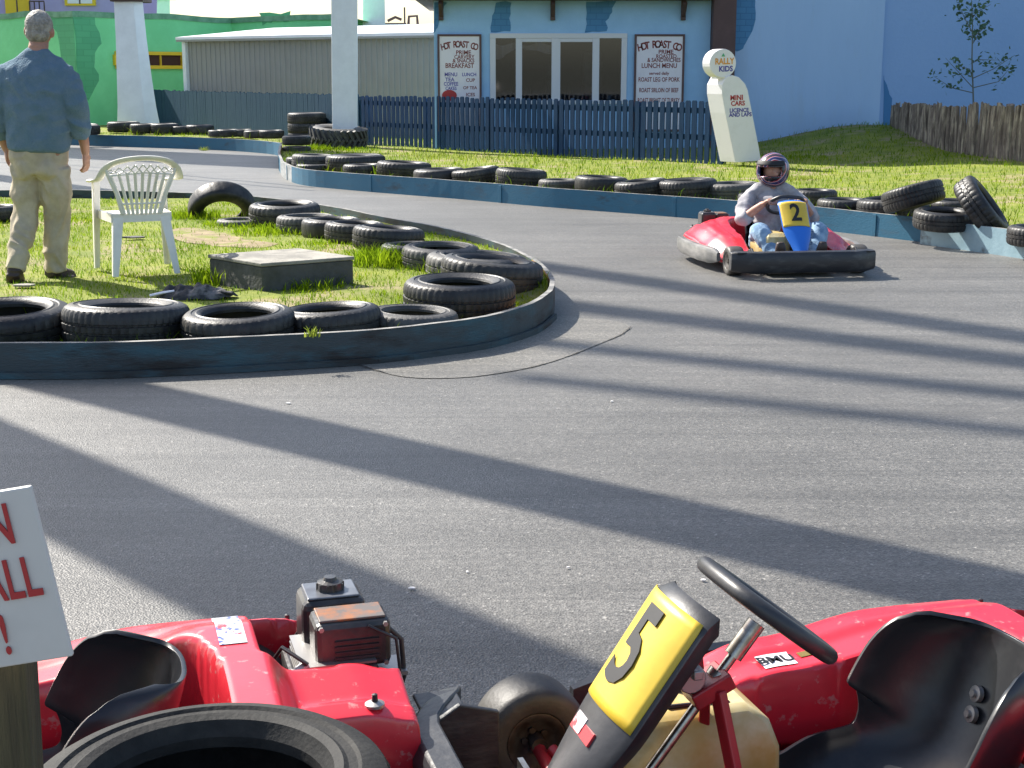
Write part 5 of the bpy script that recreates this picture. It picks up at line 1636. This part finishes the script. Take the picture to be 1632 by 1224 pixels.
    m.build('cooling_fins', M['steel'], eng)
    m = MB(); m.lathe([(0, .03), (.05, .028), (.075, .018), (.08, 0), (0, 0)], 24, M=Matrix.Translation((-1.27, -.465, .25)) @ Matrix.Rotation(PI / 2, 4, 'X')); m.build('recoil_starter', M['engine'], eng, smooth=50)
    m = MB(); m.tube([(-1.20, -.20, .33), (-1.15, -.24, .36), (-1.13, -.30, .30), (-1.16, -.33, .22)], .005, 7); m.build('hose', M['black'], eng, smooth=60); m = MB(); m.tube([(-1.34, -.215, .40), (-1.40, -.20, .37), (-1.41, -.21, .28), (-1.36, -.22, .22)], .004, 7); m.build('hose', M['black'], eng, smooth=60)
    m = MB()
    for (bx, bz) in ((-1.235, .308), (-1.38, .308), (-1.235, .40), (-1.38, .40)): m.tube([(bx, -.222, bz), (bx, -.214, bz)], .006, 6)
    m.build('bolts', M['steel'], mf)
    m = MB(); m.box((-1.40, -.27, .275), (.06, .10, .010)); m.build('bracket', M['steel'], eng)
    if edx: eng.location = (edx, 0, 0)
    return K, body

PSI = R(16)
HD = Vector((-math.cos(PSI), -math.sin(PSI)))
k5, body5 = kart('go_kart', (.185, 2.579), HD, 'red kart with yellow number five plate and empty black seat', '5', M['black'], M['bumper'], edx=-.07)
ka, bodya = kart('go_kart', (-1.551, 2.47), HD, 'red kart with a rusty topped black engine behind its seat on the left', '3', M['black'], M['bumper'])
# decals
def decal(body, x0, x1, y0, y1, m_, name='decal', n=10, lift=.0022):
    m = MB(); m.grid(lambda u, v: (x0 + (x1 - x0) * u, y0 + (y1 - y0) * v, body_h(x0 + (x1 - x0) * u, y0 + (y1 - y0) * v) + lift), n, n)
    return m.build(name, m_, body, smooth=180)
decal(bodya, -1.01, -1.07, -.44, -.19, M['decal'], n=16)
dd = decal(body5, -.50, -.58, -.40, -.34, M['whiteboard'])
decal(body5, -.60, -.63, -.39, -.365, M['brass'], 'badge')
hh = body_h(-.54, -.37)
text('BMU', .045, M['textblack'], 'lettering', body5, frame((-.54, -.372, hh + .0040), (-1, 0, .0), (0, -1, .0)), ex=.0006, bold=.001)

hd2 = Vector((.13, -.99)).normalized()
fbp = at(1287, 445, 0)
o2 = Vector((fbp.x, fbp.y)) - hd2 * .31
k2, body2 = kart('go_kart', (o2.x, o2.y), hd2, 'red kart with yellow number two plate driven by a helmeted person', '2', M['bluepanel'], M['guard'], steer=R(8), sticker=False)
k2.scale = (1, 1, .92)

# ------------------------------------------------------------------ people
def limb(m, pts, radii, n=14, flat=1.0, up=None, sub=6):
    'tapering limb through pts, smoothed'
    P, Rr = [], []
    pts = [Vector(p) for p in pts]
    for i in range(len(pts) - 1):
        p0 = pts[max(i - 1, 0)]; p1 = pts[i]; p2 = pts[i + 1]; p3 = pts[min(i + 2, len(pts) - 1)]
        for k in range(sub):
            t = k / sub
            P.append(0.5 * ((2 * p1) + (p2 - p0) * t + (2 * p0 - 5 * p1 + 4 * p2 - p3) * t * t + (3 * p1 - p0 - 3 * p2 + p3) * t ** 3))
            Rr.append(radii[i] + (radii[i + 1] - radii[i]) * (t * t * (3 - 2 * t)))
    P.append(pts[-1]); Rr.append(radii[-1])
    return m.tube(P, [(r, r * flat) for r in Rr], n, up=up)

def torso(m, rows, n=28):
    'rows: (x, y, z, rx, ry) from below'
    vs = []
    # refine with catmull-rom
    rr = []
    for i in range(len(rows) - 1):
        p0, p1, p2, p3 = rows[max(i - 1, 0)], rows[i], rows[i + 1], rows[min(i + 2, len(rows) - 1)]
        for k in range(5):
            t = k / 5
            rr.append([0.5 * (2 * b + (c - a) * t + (2 * a - 5 * b + 4 * c - d) * t * t + (3 * b - a - 3 * c + d) * t ** 3) for a, b, c, d in zip(p0, p1, p2, p3)])
    rr.append(rows[-1])
    for (x, y, z, rx, ry) in rr:
        for j in range(n):
            q = 2 * PI * j / n
            c, s = math.cos(q), math.sin(q)
            vs.append((x + rx * math.copysign(abs(c) ** .85, c), y + ry * math.copysign(abs(s) ** .9, s), z))
    k = len(rr)
    fs = [(i * n + j, i * n + (j + 1) % n, (i + 1) * n + (j + 1) % n, (i + 1) * n + j) for i in range(k - 1) for j in range(n)]
    fs += [tuple(range(n - 1, -1, -1)), tuple((k - 1) * n + j for j in range(n))]
    return m.add(vs, fs)

def ball(m, c, r, n=18, Mx=None):
    rx, ry, rz = r if hasattr(r, '__len__') else (r, r, r)
    prof = [(math.sin(PI * i / n), -math.cos(PI * i / n)) for i in range(n + 1)]
    prof[0] = (.001, -1); prof[-1] = (.001, 1)
    X = Matrix.Translation(c) @ (Mx or Matrix.Identity(4)) @ Matrix.Diagonal((rx, ry, rz, 1))
    return m.lathe(prof, n * 2, M=X)

def hand(m, wrist, d, back, thumb, curl=.5, s=1.0, spread=.16):
    'palm and five fingers: d along the hand, back = direction of the back of the hand, thumb = side the thumb leaves on'
    d = Vector(d).normalized(); back = (Vector(back) - d * Vector(back).dot(d)).normalized(); th = Vector(thumb); th = (th - d * th.dot(d) - back * th.dot(back)).normalized()
    w = Vector(wrist)
    palm_e = w + d * .09 * s
    vs = []
    for (k, wd, tk) in ((0, .028, .020), (.35, .038, .019), (.75, .043, .016), (1, .041, .012)):
        c = w + d * .092 * s * k
        for j in range(12):
            q = 2 * PI * j / 12
            vs.append(c + th * (wd * s * math.cos(q)) + back * (tk * s * math.sin(q)))
    fs = [(i * 12 + j, i * 12 + (j + 1) % 12, (i + 1) * 12 + (j + 1) % 12, (i + 1) * 12 + j) for i in range(3) for j in range(12)]
    fs += [tuple(range(11, -1, -1)), tuple(36 + j for j in range(12))]
    m.add(vs, fs)
    for i, (off, ln) in enumerate(((.031, .070), (.0105, .080), (-.0105, .074), (-.031, .058))):
        a = palm_e + th * off * s - d * .006 * s
        dirn = d + th * (spread * off / .031 * .5)
        P = [a]; c = curl * (1 + .12 * i)
        ang_ = 0
        for seg in (.45, .32, .23):
            ang_ += c * .75
            dv = (dirn.normalized() * math.cos(ang_) - back * math.sin(ang_)).normalized()
            P.append(P[-1] + dv * ln * s * seg)
        m.tube(P, [.0105 * s, .0098 * s, .009 * s, .0072 * s], 8)
    a = w + d * .028 * s + th * .030 * s
    P = [a, a + (d * .55 + th * .75 - back * .25).normalized() * .034 * s, a + (d * .85 + th * .62 - back * .45).normalized() * .062 * s, a + (d * .95 + th * .45 - back * .62).normalized() * .080 * s]
    m.tube(P, [.0135 * s, .012 * s, .0105 * s, .008 * s], 8)

def walking_man():
    # local frame: x to the right of the picture, y away from the camera, z up; drawn 1.80 m tall and scaled to the photograph
    foot = at(64, 444, .16)
    K = empty('person', tuple(foot)); sc_ = 1.90 / 1.82
    K.scale = (sc_, sc_, sc_); K.rotation_euler = (0, R(3.4), 0)
    S = lambda px, py, y=0.0: Vector(((px - 66) / 237.0, y, (444 - py) / 237.0))
    b = MB()
    torso(b, [(0, 0, .78, .165, .125), (0, 0, .90, .185, .135), (0, 0, 1.05, .185, .13), (0, 0, 1.2, .185, .115), (0, .0, 1.34, .185, .105), (0, 0, 1.42, .14, .085), (0, .0, 1.50, .07, .07), (.0, .01, 1.56, .058, .06)])
    limb(b, [S(66, 80), S(66, 70, .02), S(66, 60, .03)], [.066, .064, .060])
    hd = S(66, 47, .03)
    ball(b, hd, (.083, .102, .114)); ball(b, hd + Vector((0, .035, -.045)), (.058, .06, .06))
    for s in (-1, 1): ball(b, hd + Vector((s * .087, .0, -.018)), (.015, .024, .035), 8)
    ball(b, hd + Vector((0, .105, -.02)), (.014, .018, .022), 8)           # nose
    for s in (-1, 1): ball(b, hd + Vector((s * .03, .088, .008)), (.014, .012, .01), 8)
    ball(b, hd + Vector((0, .088, -.062)), (.026, .012, .010), 8)
    # arms
    ra = [S(106, 122), S(125, 150, -.02), S(131, 185, .0), S(134, 215, .05), S(135, 238, .085)]
    la = [S(24, 122), S(7, 150, -.01), S(2, 188, 0), S(4, 218, .04), S(9, 240, .07)]
    limb(b, ra, [.045, .05, .043, .036, .028]); limb(b, la, [.045, .05, .043, .036, .028])
    # legs
    rl = [S(88, 262), S(90, 310, .02), S(89, 350, .06), S(87, 395, .05), S(86, 424, .06)]
    ll = [S(47, 262), S(46, 310, 0), S(45, 350, -.03), S(45, 395, -.16), S(44, 418, -.22)]
    limb(b, rl, [.092, .078, .056, .046, .036]); limb(b, ll, [.092, .078, .056, .046, .036])
    hand(b, S(135, 236, .085), (.04, .10, -1), (1, -.25, .05), (-.25, 1, 0), .42, 1.0)
    hand(b, S(9, 238, .07), (.03, .10, -1), (-1, -.25, .05), (.25, 1, 0), .42, 1.0)
    o = b.build('body', M['skin_dark'], K); voxel(o, .0075, 2)
    K_body = o
    h = MB(); ball(h, hd + Vector((0, -.006, .022)), (.0885, .103, .104)); ball(h, hd + Vector((0, -.035, -.03)), (.079, .074, .066))
    o = h.build('hair', M['hair'], K); voxel(o, .008, 3); crumple(o, .0045, (70, 70, 45), .6)
    s = MB()
    torso(s, [(.0, 0, .875, .196, .148), (0, 0, .90, .206, .158), (.005, -.005, 1.0, .208, .155), (.0, -.01, 1.15, .215, .152), (0, -.012, 1.30, .232, .145), (0, -.005, 1.40, .212, .128), (0, 0, 1.455, .150, .10), (0, .005, 1.50, .078, .078), (0, .008, 1.53, .071, .074)])
    limb(s, [S(96, 116), S(111, 122, -.005), S(124, 154, -.02), S(130, 188, 0), S(133, 211, .04)], [.070, .084, .084, .072, .062], 18); limb(s, [S(68, 88, .0), S(84, 97), S(110, 116)], [.064, .066, .07], 14)
    limb(s, [S(34, 116), S(20, 122, -.005), S(9, 154, -.01), S(4, 190, 0), S(5, 222, .045)], [.070, .084, .084, .072, .060], 18); limb(s, [S(64, 88, .0), S(48, 97), S(22, 116)], [.064, .066, .07], 14)
    o = s.build('sweater', M['sweater'], K); voxel(o, .010, 5); crumple(o, .016, (6.5, 6.5, 7.5), .25, 2.0)
    t = MB()
    torso(t, [(0, 0, .72, .12, .12), (0, 0, .79, .178, .142), (0, 0, .87, .188, .145), (0, 0, .93, .178, .135)])
    limb(t, [S(89, 262), S(91, 300, .02), S(90, 350, .06), S(88, 395, .045), S(88, 431, .055)], [.108, .102, .086, .076, .074], 18)
    limb(t, [S(46, 262), S(45, 300, 0), S(44, 350, -.03), S(44, 395, -.16), S(43, 425, -.225)], [.108, .102, .086, .074, .070], 18)
    ball(t, S(50, 262, -.05), (.085, .10, .10)); ball(t, S(84, 262, -.05), (.085, .10, .10))
    o = t.build('trousers', M['khaki'], K); voxel(o, .009, 4); crumple(o, .016, (9, 9, 5.5), .25, 7.0)
    f = MB()
    limb(f, [S(80, 435, .0), S(88, 435, .07), S(100, 437, .12), S(112, 439, .14)], [.046, .050, .048, .036], 14, .75); f.box(tuple(S(97, 444, .09) + Vector((0, 0, .012))), (.17, .09, .024))
    o = f.build('shoe', M['shoe'], K); voxel(o, .009, 4)
    f = MB()
    limb(f, [S(46, 418, -.265), S(44, 430, -.235), S(41, 441, -.16), S(40, 445, -.10)], [.050, .056, .054, .036], 14, .75); limb(f, [S(45, 428, -.29), S(42, 441, -.245), S(39, 447, -.16)], [.046, .05, .046], 12, .5)
    o = f.build('shoe', M['shoe'], K); voxel(o, .009, 4)
    tag(K, 'grey haired person in blue sweater and khaki trousers walking away on the island', 'person')
    return K
walking_man()

def driver(K2):
    root = empty('person', K2.location, K2.rotation_euler.z); root.scale = (1.05, 1.05, .96)
    b = MB()
    # seated, leaning back: x forward, y left
    hip = Vector((-.62, 0, .18)); ch = Vector((-.70, 0, .48)); nk = Vector((-.68, 0, .68))
    def tors(m, k):
        limb(m, [hip + Vector((.02, 0, -.02)), Vector((-.66, 0, .32)), ch, Vector((-.70, 0, .60)), nk], [.135 * k, .135 * k, .15 * k, .13 * k, .055 * k], 24, 1.30, up=(1, 0, 0))
    tors(b, .9)
    hd = Vector((-.655, 0, .815))
    limb(b, [nk, Vector((-.67, 0, .74)), hd], [.05, .05, .05])
    ball(b, hd, (.098, .076, .112)); ball(b, hd + Vector((.10, 0, -.015)), (.02, .014, .022), 8)
    for s in (-1, 1): ball(b, hd + Vector((.09, s * .03, .012)), (.01, .014, .010), 8)
    ball(b, hd + Vector((.09, 0, -.06)), (.01, .026, .010), 8)
    arms = []
    for s in (-1, 1):
        sh = Vector((-.68, s * .185, .60)); el = Vector((-.50, s * .285, .42)); wr = Vector((-.345, s * .165, .565))
        limb(b, [sh, sh.lerp(el, .5) + Vector((0, s * .02, 0)), el, el.lerp(wr, .5), wr], [.038, .046, .042, .036, .028])
        hand(b, wr, (.55, -s * .25, .35), (.1, s * .2, 1), (0, -s, .3), 1.05, .95)
        hp_ = Vector((-.58, s * .10, .17)); kn = Vector((-.19, s * .235, .345)); an = Vector((.02, s * .15, .115))
        limb(b, [hp_, hp_.lerp(kn, .5), kn, kn.lerp(an, .5), an], [.085, .075, .056, .05, .036])
        arms.append((sh, el, wr, hp_, kn, an))
    o = b.build('body', M['skin'], root); voxel(o, .008, 2)
    s_ = MB(); tors(s_, 1.0)
    for s, (sh, el, wr, *_r) in zip((-1, 1), arms):
        limb(s_, [sh + Vector((0, -s * .05, -.02)), sh + Vector((0, 0, -.015)), sh.lerp(el, .5) + Vector((0, s * .015, 0)), el, el.lerp(wr, .30)], [.056, .066, .066, .062, .056], 16); limb(s_, [Vector((-.68, s * .02, .68)), Vector((-.68, s * .10, .665)), Vector((-.68, s * .19, .615))], [.052, .054, .052], 12)
    o = s_.build('sweatshirt', M['greyknit'], root); voxel(o, .010, 4); crumple(o, .014, (8, 8, 8), .25, 4.0)
    t = MB()
    limb(t, [Vector((-.66, 0, .17)), Vector((-.58, 0, .18))], [.13, .12], 20, 1.3, up=(1, 0, 0))
    for (sh, el, wr, hp_, kn, an) in arms:
        limb(t, [hp_, hp_.lerp(kn, .5), kn, kn.lerp(an, .5), an + Vector((-.015, 0, .03))], [.10, .092, .075, .068, .060], 16)
    o = t.build('jeans', M['jeans'], root); voxel(o, .010, 4); crumple(o, .008, (9, 9, 9), .25, 1.0)
    for s in (-1, 1):
        f = MB(); limb(f, [Vector((-.01, s * .15, .11)), Vector((.07, s * .155, .14)), Vector((.12, s * .165, .23)), Vector((.125, s * .17, .29))], [.046, .045, .042, .030], 14, .85)
        o = f.build('shoe', M['shoe'], root); voxel(o, .009, 3)
    # open faced helmet
    hm = bpy.data.materials.new('helmet_shell'); hm.use_nodes = True
    N, L = hm.node_tree.nodes, hm.node_tree.links; pb = N['Principled BSDF']
    tc = N.new('ShaderNodeTexCoord'); wv = N.new('ShaderNodeTexWave'); wv.inputs['Scale'].default_value = 4.2; wv.inputs['Distortion'].default_value = 7; wv.inputs['Detail'].default_value = 1.5
    cr = N.new('ShaderNodeValToRGB'); cr.color_ramp.interpolation = 'CONSTANT'
    e = cr.color_ramp.elements; e[0].color = (.015, .015, .02, 1); e[1].position = .38; e[1].color = (.42, .02, .04, 1)
    q = e.new(.60); q.color = (.62, .55, .58, 1); q = e.new(.74); q.color = (.03, .03, .12, 1)
    L.new(tc.outputs['Object'], wv.inputs[0]); L.new(wv.outputs[0], cr.inputs[0]); L.new(cr.outputs[0], pb.inputs['Base Color']); pb.inputs['Roughness'].default_value = .22; pb.inputs['Coat Weight'].default_value = .4
    m = MB()
    n1, n2 = 40, 44
    c = hd + Vector((-.005, 0, .015))
    yaw = R(-30)
    def hs(u, v):
        la = -PI * .40 + u * PI * .90; lo = v * 2 * PI
        x = math.cos(la) * math.cos(lo); y = math.cos(la) * math.sin(lo); z = math.sin(la)
        k = 1.0 + (.13 * max(0, math.cos(lo)) if la < -.15 else 0)
        p = Vector((x * .152 * k, y * .135, z * .156))
        p.rotate(Matrix.Rotation(yaw, 3, 'Z'))
        return c + p
    def kp(u, v):
        la = -PI * .40 + u * PI * .90; lo = v * 2 * PI
        if lo > PI: lo -= 2 * PI
        return not (-.36 < la < .22 and abs(lo) < .92)
    m.grid(hs, n1, n2, keep=kp)
    o = m.build('helmet', hm, root, smooth=60)
    bmm = bmesh.new(); bmm.from_mesh(o.data); bmesh.ops.remove_doubles(bmm, verts=bmm.verts, dist=.0008); bmesh.ops.recalc_face_normals(bmm, faces=bmm.faces); bmm.to_mesh(o.data); bmm.free()
    md = o.modifiers.new('solid', 'SOLIDIFY'); md.thickness = .022; md.offset = -1
    helm = o
    m = MB()
    def vs_(u, v):
        la = .32 + .26 * u; lo = (v * 2 - 1) * 1.0
        p = Vector((math.cos(la) * math.cos(lo) * .160, math.cos(la) * math.sin(lo) * .143, math.sin(la) * .161)); p.rotate(Matrix.Rotation(yaw, 3, 'Z')); return c + p
    m.grid(vs_, 8, 24); o = m.build('visor', M['visor'], helm, smooth=60)
    md = o.modifiers.new('solid', 'SOLIDIFY'); md.thickness = .006
    tag(root, 'kart driver in dark red helmet grey sweatshirt and pale jeans gripping the wheel', 'person')
driver(k2)

# ------------------------------------------------------------------ white garden chair
def garden_chair():
    pm_ = at(222, 431, .175)
    hdg = Vector((-.42, .91)).normalized()                       # the way the sitter would look: away from the camera
    root = empty('garden_chair', tuple(pm_), math.atan2(hdg.y, hdg.x))
    root.scale = (1.03, 1.03, 1.03)
    # local: x forward, y left, z up
    m = MB()
    m.grid(lambda u, v: ((-.20 + .44 * u), (v - .5) * (.40 + .06 * u), .43 - .02 * math.sin(u * PI) - .012 * math.sin(v * PI) - .035 * max(0, u - .88) / .12), 14, 12)
    st = m.build('seat', M['plastic'], root, smooth=60, solid=.02)
    m = MB()                                                   # apron under the seat
    m.bar((-.20, -.20, .40), (-.20, .20, .40), .02, .06); m.bar((.235, -.22, .385), (.235, .22, .385), .02, .06)
    for s in (-1, 1): m.bar((-.20, s * .20, .40), (.235, s * .225, .395), .02, .06)
    m.build('seat_rail', M['plastic'], st)
    # legs: splayed channel sections
    def leg(a, b, w0, w1):
        m = MB(); a, b = Vector(a), Vector(b)
        inn = Vector((-math.copysign(1, a.x) * .5, -math.copysign(1, a.y), 0)).normalized()
        vs = []
        for p, w in ((a, w0), (b, w1)):
            sx, sy = math.copysign(1, a.x), math.copysign(1, a.y)
            vs += [p + Vector((-sx * w, 0, 0)), p, p + Vector((0, -sy * w, 0)), p + Vector((-sx * .012, -sy * w, 0)), p + Vector((-sx * .012, -sy * .012, 0)), p + Vector((-sx * w, -sy * .012, 0))]
        fs = [(j, (j + 1) % 6, (j + 1) % 6 + 6, j + 6) for j in range(6)] + [(5, 4, 3, 2, 1, 0), (6, 7, 8, 9, 10, 11)]
        m.add(vs, fs)
        return m.build('leg', M['plastic'], root, bevel=.004, recalc=True)
    for s in (-1, 1):
        leg((-.29, s * .235, 0), (-.205, s * .195, .43), .042, .075)
        leg((.27, s * .275, 0), (.235, s * .262, .625), .042, .060)
    # back: arch, slats, lattice strip
    def bk(y, z): return Vector((-.215 - .17 * (max(0, z - .43) / .40) ** 1.15 + .10 * (abs(y) / .25) ** 2 * ((z - .40) / .4), y, z))
    m = MB()
    for k in range(9):
        f = (k - 4) / 4
        path = [bk(f * (.118 + .092 * (t / 8) ** 1.15), .425 + (.30 - .02 * f * f) * t / 8) for t in range(9)]
        m.tube(path, .0115, 6, flat=.6)
    for k in range(9):                                          # lattice: crossing loops under the arch
        f = (k - 4) / 4
        for sg in (-1, 1):
            y0 = f * .205; y1 = y0 + sg * .026
            m.tube([bk(y0, .715), bk(y1, .745 - .02 * abs(f)), bk(y0 + sg * .0, .775 - .035 * f * f)], .006, 5)
    m.tube([bk(y, .50 - .02 * 0) for y in (-.135, -.07, 0, .07, .135)], .008, 6)
    m.tube([bk(y, .72 - .02 * abs(y) / .2) for y in (-.205, -.1, 0, .1, .205)], .007, 6)
    m.build('back_slats', M['plastic'], root, smooth=60)
    m = MB()
    arch = [Vector((.255, -.268, .63)), Vector((.10, -.285, .645)), Vector((-.08, -.29, .655)), Vector((-.20, -.275, .675)), bk(-.25, .735), bk(-.19, .785), bk(-.10, .812), bk(0, .82), bk(.10, .812), bk(.19, .785), bk(.25, .735), Vector((-.20, .275, .675)), Vector((-.08, .29, .655)), Vector((.10, .285, .645)), Vector((.255, .268, .63))]
    A = cat_rom(arch, .03)
    # flat band: broad on the arms, upright along the back
    m.tube(A, [(.030, .011)] * len(A), 10, up=(0, 0, 1))
    m.build('arm_and_top_rail', M['plastic'], root, smooth=60)
    m = MB()
    for s in (-1, 1): m.tube([bk(s * .135, .43), bk(s * .175, .58), bk(s * .225, .70), bk(s * .238, .745)], .012, 8)
    m.build('back_side_rail', M['plastic'], root, smooth=60)
    tag(root, 'white plastic garden chair standing on the island with its back to us', 'chair')
garden_chair()

# ------------------------------------------------------------------ concrete slab, rags, scraps on the lawn
A_, B_, C_ = at(417, 420, .36), at(563, 409, .36), at(333, 406, .36)
D_ = B_ + C_ - A_
root = empty('concrete_slab', (A_.x, A_.y, .1)); o = Vector(root.location)
m = MB(); pts = [A_, B_, D_, C_]
cen = sum(pts, Vector()) / 4
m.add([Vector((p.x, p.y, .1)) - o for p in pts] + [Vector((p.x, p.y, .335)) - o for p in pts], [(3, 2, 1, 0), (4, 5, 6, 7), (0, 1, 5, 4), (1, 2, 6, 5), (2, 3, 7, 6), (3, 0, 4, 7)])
m.build('plinth', M['concrete'], root, bevel=.01)
m = MB(); e = [cen + (p - cen) * 1.02 for p in pts]
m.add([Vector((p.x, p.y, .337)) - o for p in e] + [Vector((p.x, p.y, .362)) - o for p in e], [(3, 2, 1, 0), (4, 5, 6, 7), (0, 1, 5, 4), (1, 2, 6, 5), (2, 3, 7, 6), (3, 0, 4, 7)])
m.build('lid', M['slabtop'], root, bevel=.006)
tag(root, 'square dark concrete box with pale lid standing in the lawn', 'concrete box')

p = at(305, 472, .19)
m = MB(); rnd = random.Random(4)
def ragf(u, v):
    q = v * 2 * PI; r = u * (1 + .25 * noise.noise(Vector((math.cos(q) * 1.4, math.sin(q) * 1.4, 2))))
    x, y = r * .25 * math.cos(q) + .03, r * .13 * math.sin(q)
    z = .10 * (1 - u) ** .5 * (.5 + 1.3 * abs(noise.noise(Vector((x * 9, y * 9, 5))))) + .05 * noise.noise(Vector((x * 20, y * 20, 1))) * (1 - u * .6) - .015 * u
    return (x, y, z + .01)
m.grid(ragf, 22, 60)
for k in range(5):
    a = rnd.uniform(0, 6); x, y = .12 * math.cos(a) - .02, .05 * math.sin(a)
    path = [(x + .05 * math.cos(t * 1.3 + a) * t / 3, y + .03 * math.sin(t * 1.7 + a) * t / 3, .03 + .03 * math.sin(t)) for t in range(6)]
    m.tube(path, .014, 8, flat=.5)
m.tube([(.12, -.05, .02), (.2, -.03, .035), (.27, -.02, .02)], [.03, .028, .012], 8, flat=.5)
m.tube([(-.25, -.08, .015), (-.17, -.05, .03), (-.1, -.04, .04)], [.02, .02, .016], 8, flat=.5, mi=1)
o = m.build('rag_heap', [M['rag'], M['whiteboard']], smooth=60); o.location = p
tag(o, 'crumpled heap of dark rags on the grass near the front tyres', 'rags')
for (px, py, s_, lb) in ((212, 379, .10, 'flat dark scrap lying on bare ground behind the chair legs'), (40, 456, .08, 'pale flat scrap under the walking man heel')):
    p = at(px, py, .185); m = MB(); k = [(s_ * random.uniform(.7, 1.2) * math.cos(i * PI / 4), s_ * .6 * random.uniform(.6, 1.2) * math.sin(i * PI / 4)) for i in range(8)]
    m.prism(k, 0, .012); o = m.build('lawn_scrap', M['rag'] if px > 100 else M['slabtop']); o.location = p
    tag(o, lb, 'litter')

# ------------------------------------------------------------------ foreground sign on its post
SY = 1.45
def Q(px, py, Y=SY): return atd(px, py, Y)
c0 = Q(48, 775); c1 = Q(118, 1046)
ex_ = (Q(48, 775) - Q(-152, 808)).normalized(); ey_ = (c0 - c1).normalized(); ey_ = (ey_ - ex_ * ey_.dot(ex_)).normalized()
hgt = (c0 - c1).length; wid = .44
ctr = c0 - ex_ * wid / 2 - ey_ * hgt / 2
root = empty('warning_sign', (Q(22, 1224).x, SY + .03, 0)); o = Vector(root.location)
FM = frame(ctr - o, ex_, ey_)
m = MB(); m.box((0, 0, -.004), (wid, hgt, .008), M=FM)
m.build('board', M['signboard'], root, bevel=.002)
def fl(s_, px, py, size):
    q = Q(px, py); d = q - ctr
    text(s_, size, M['textred'], 'lettering', root, FM @ Matrix.Translation((d.dot(ex_), d.dot(ey_), .002)), ex=.0008, bold=.0010, sx=.60, align='RIGHT', space=1.05)
fl('N', 22, 836, .062); fl('ALL', 64, 919, .062); fl('!', 17, 1013, .062)
m = MB()
a, b = Q(24, 1030, SY + .045), Q(10, 1224, SY + .045); 
m.bar((b.x - .022 - o.x, .045, -.3), (a.x - .022 - o.x, .045, a.z), .058, .05, up=(0, 1, 0))
m.build('post', M['post'], root, bevel=.006)
tag(root, 'tilted white sign with red lettering nailed to a weathered post at left', 'sign')
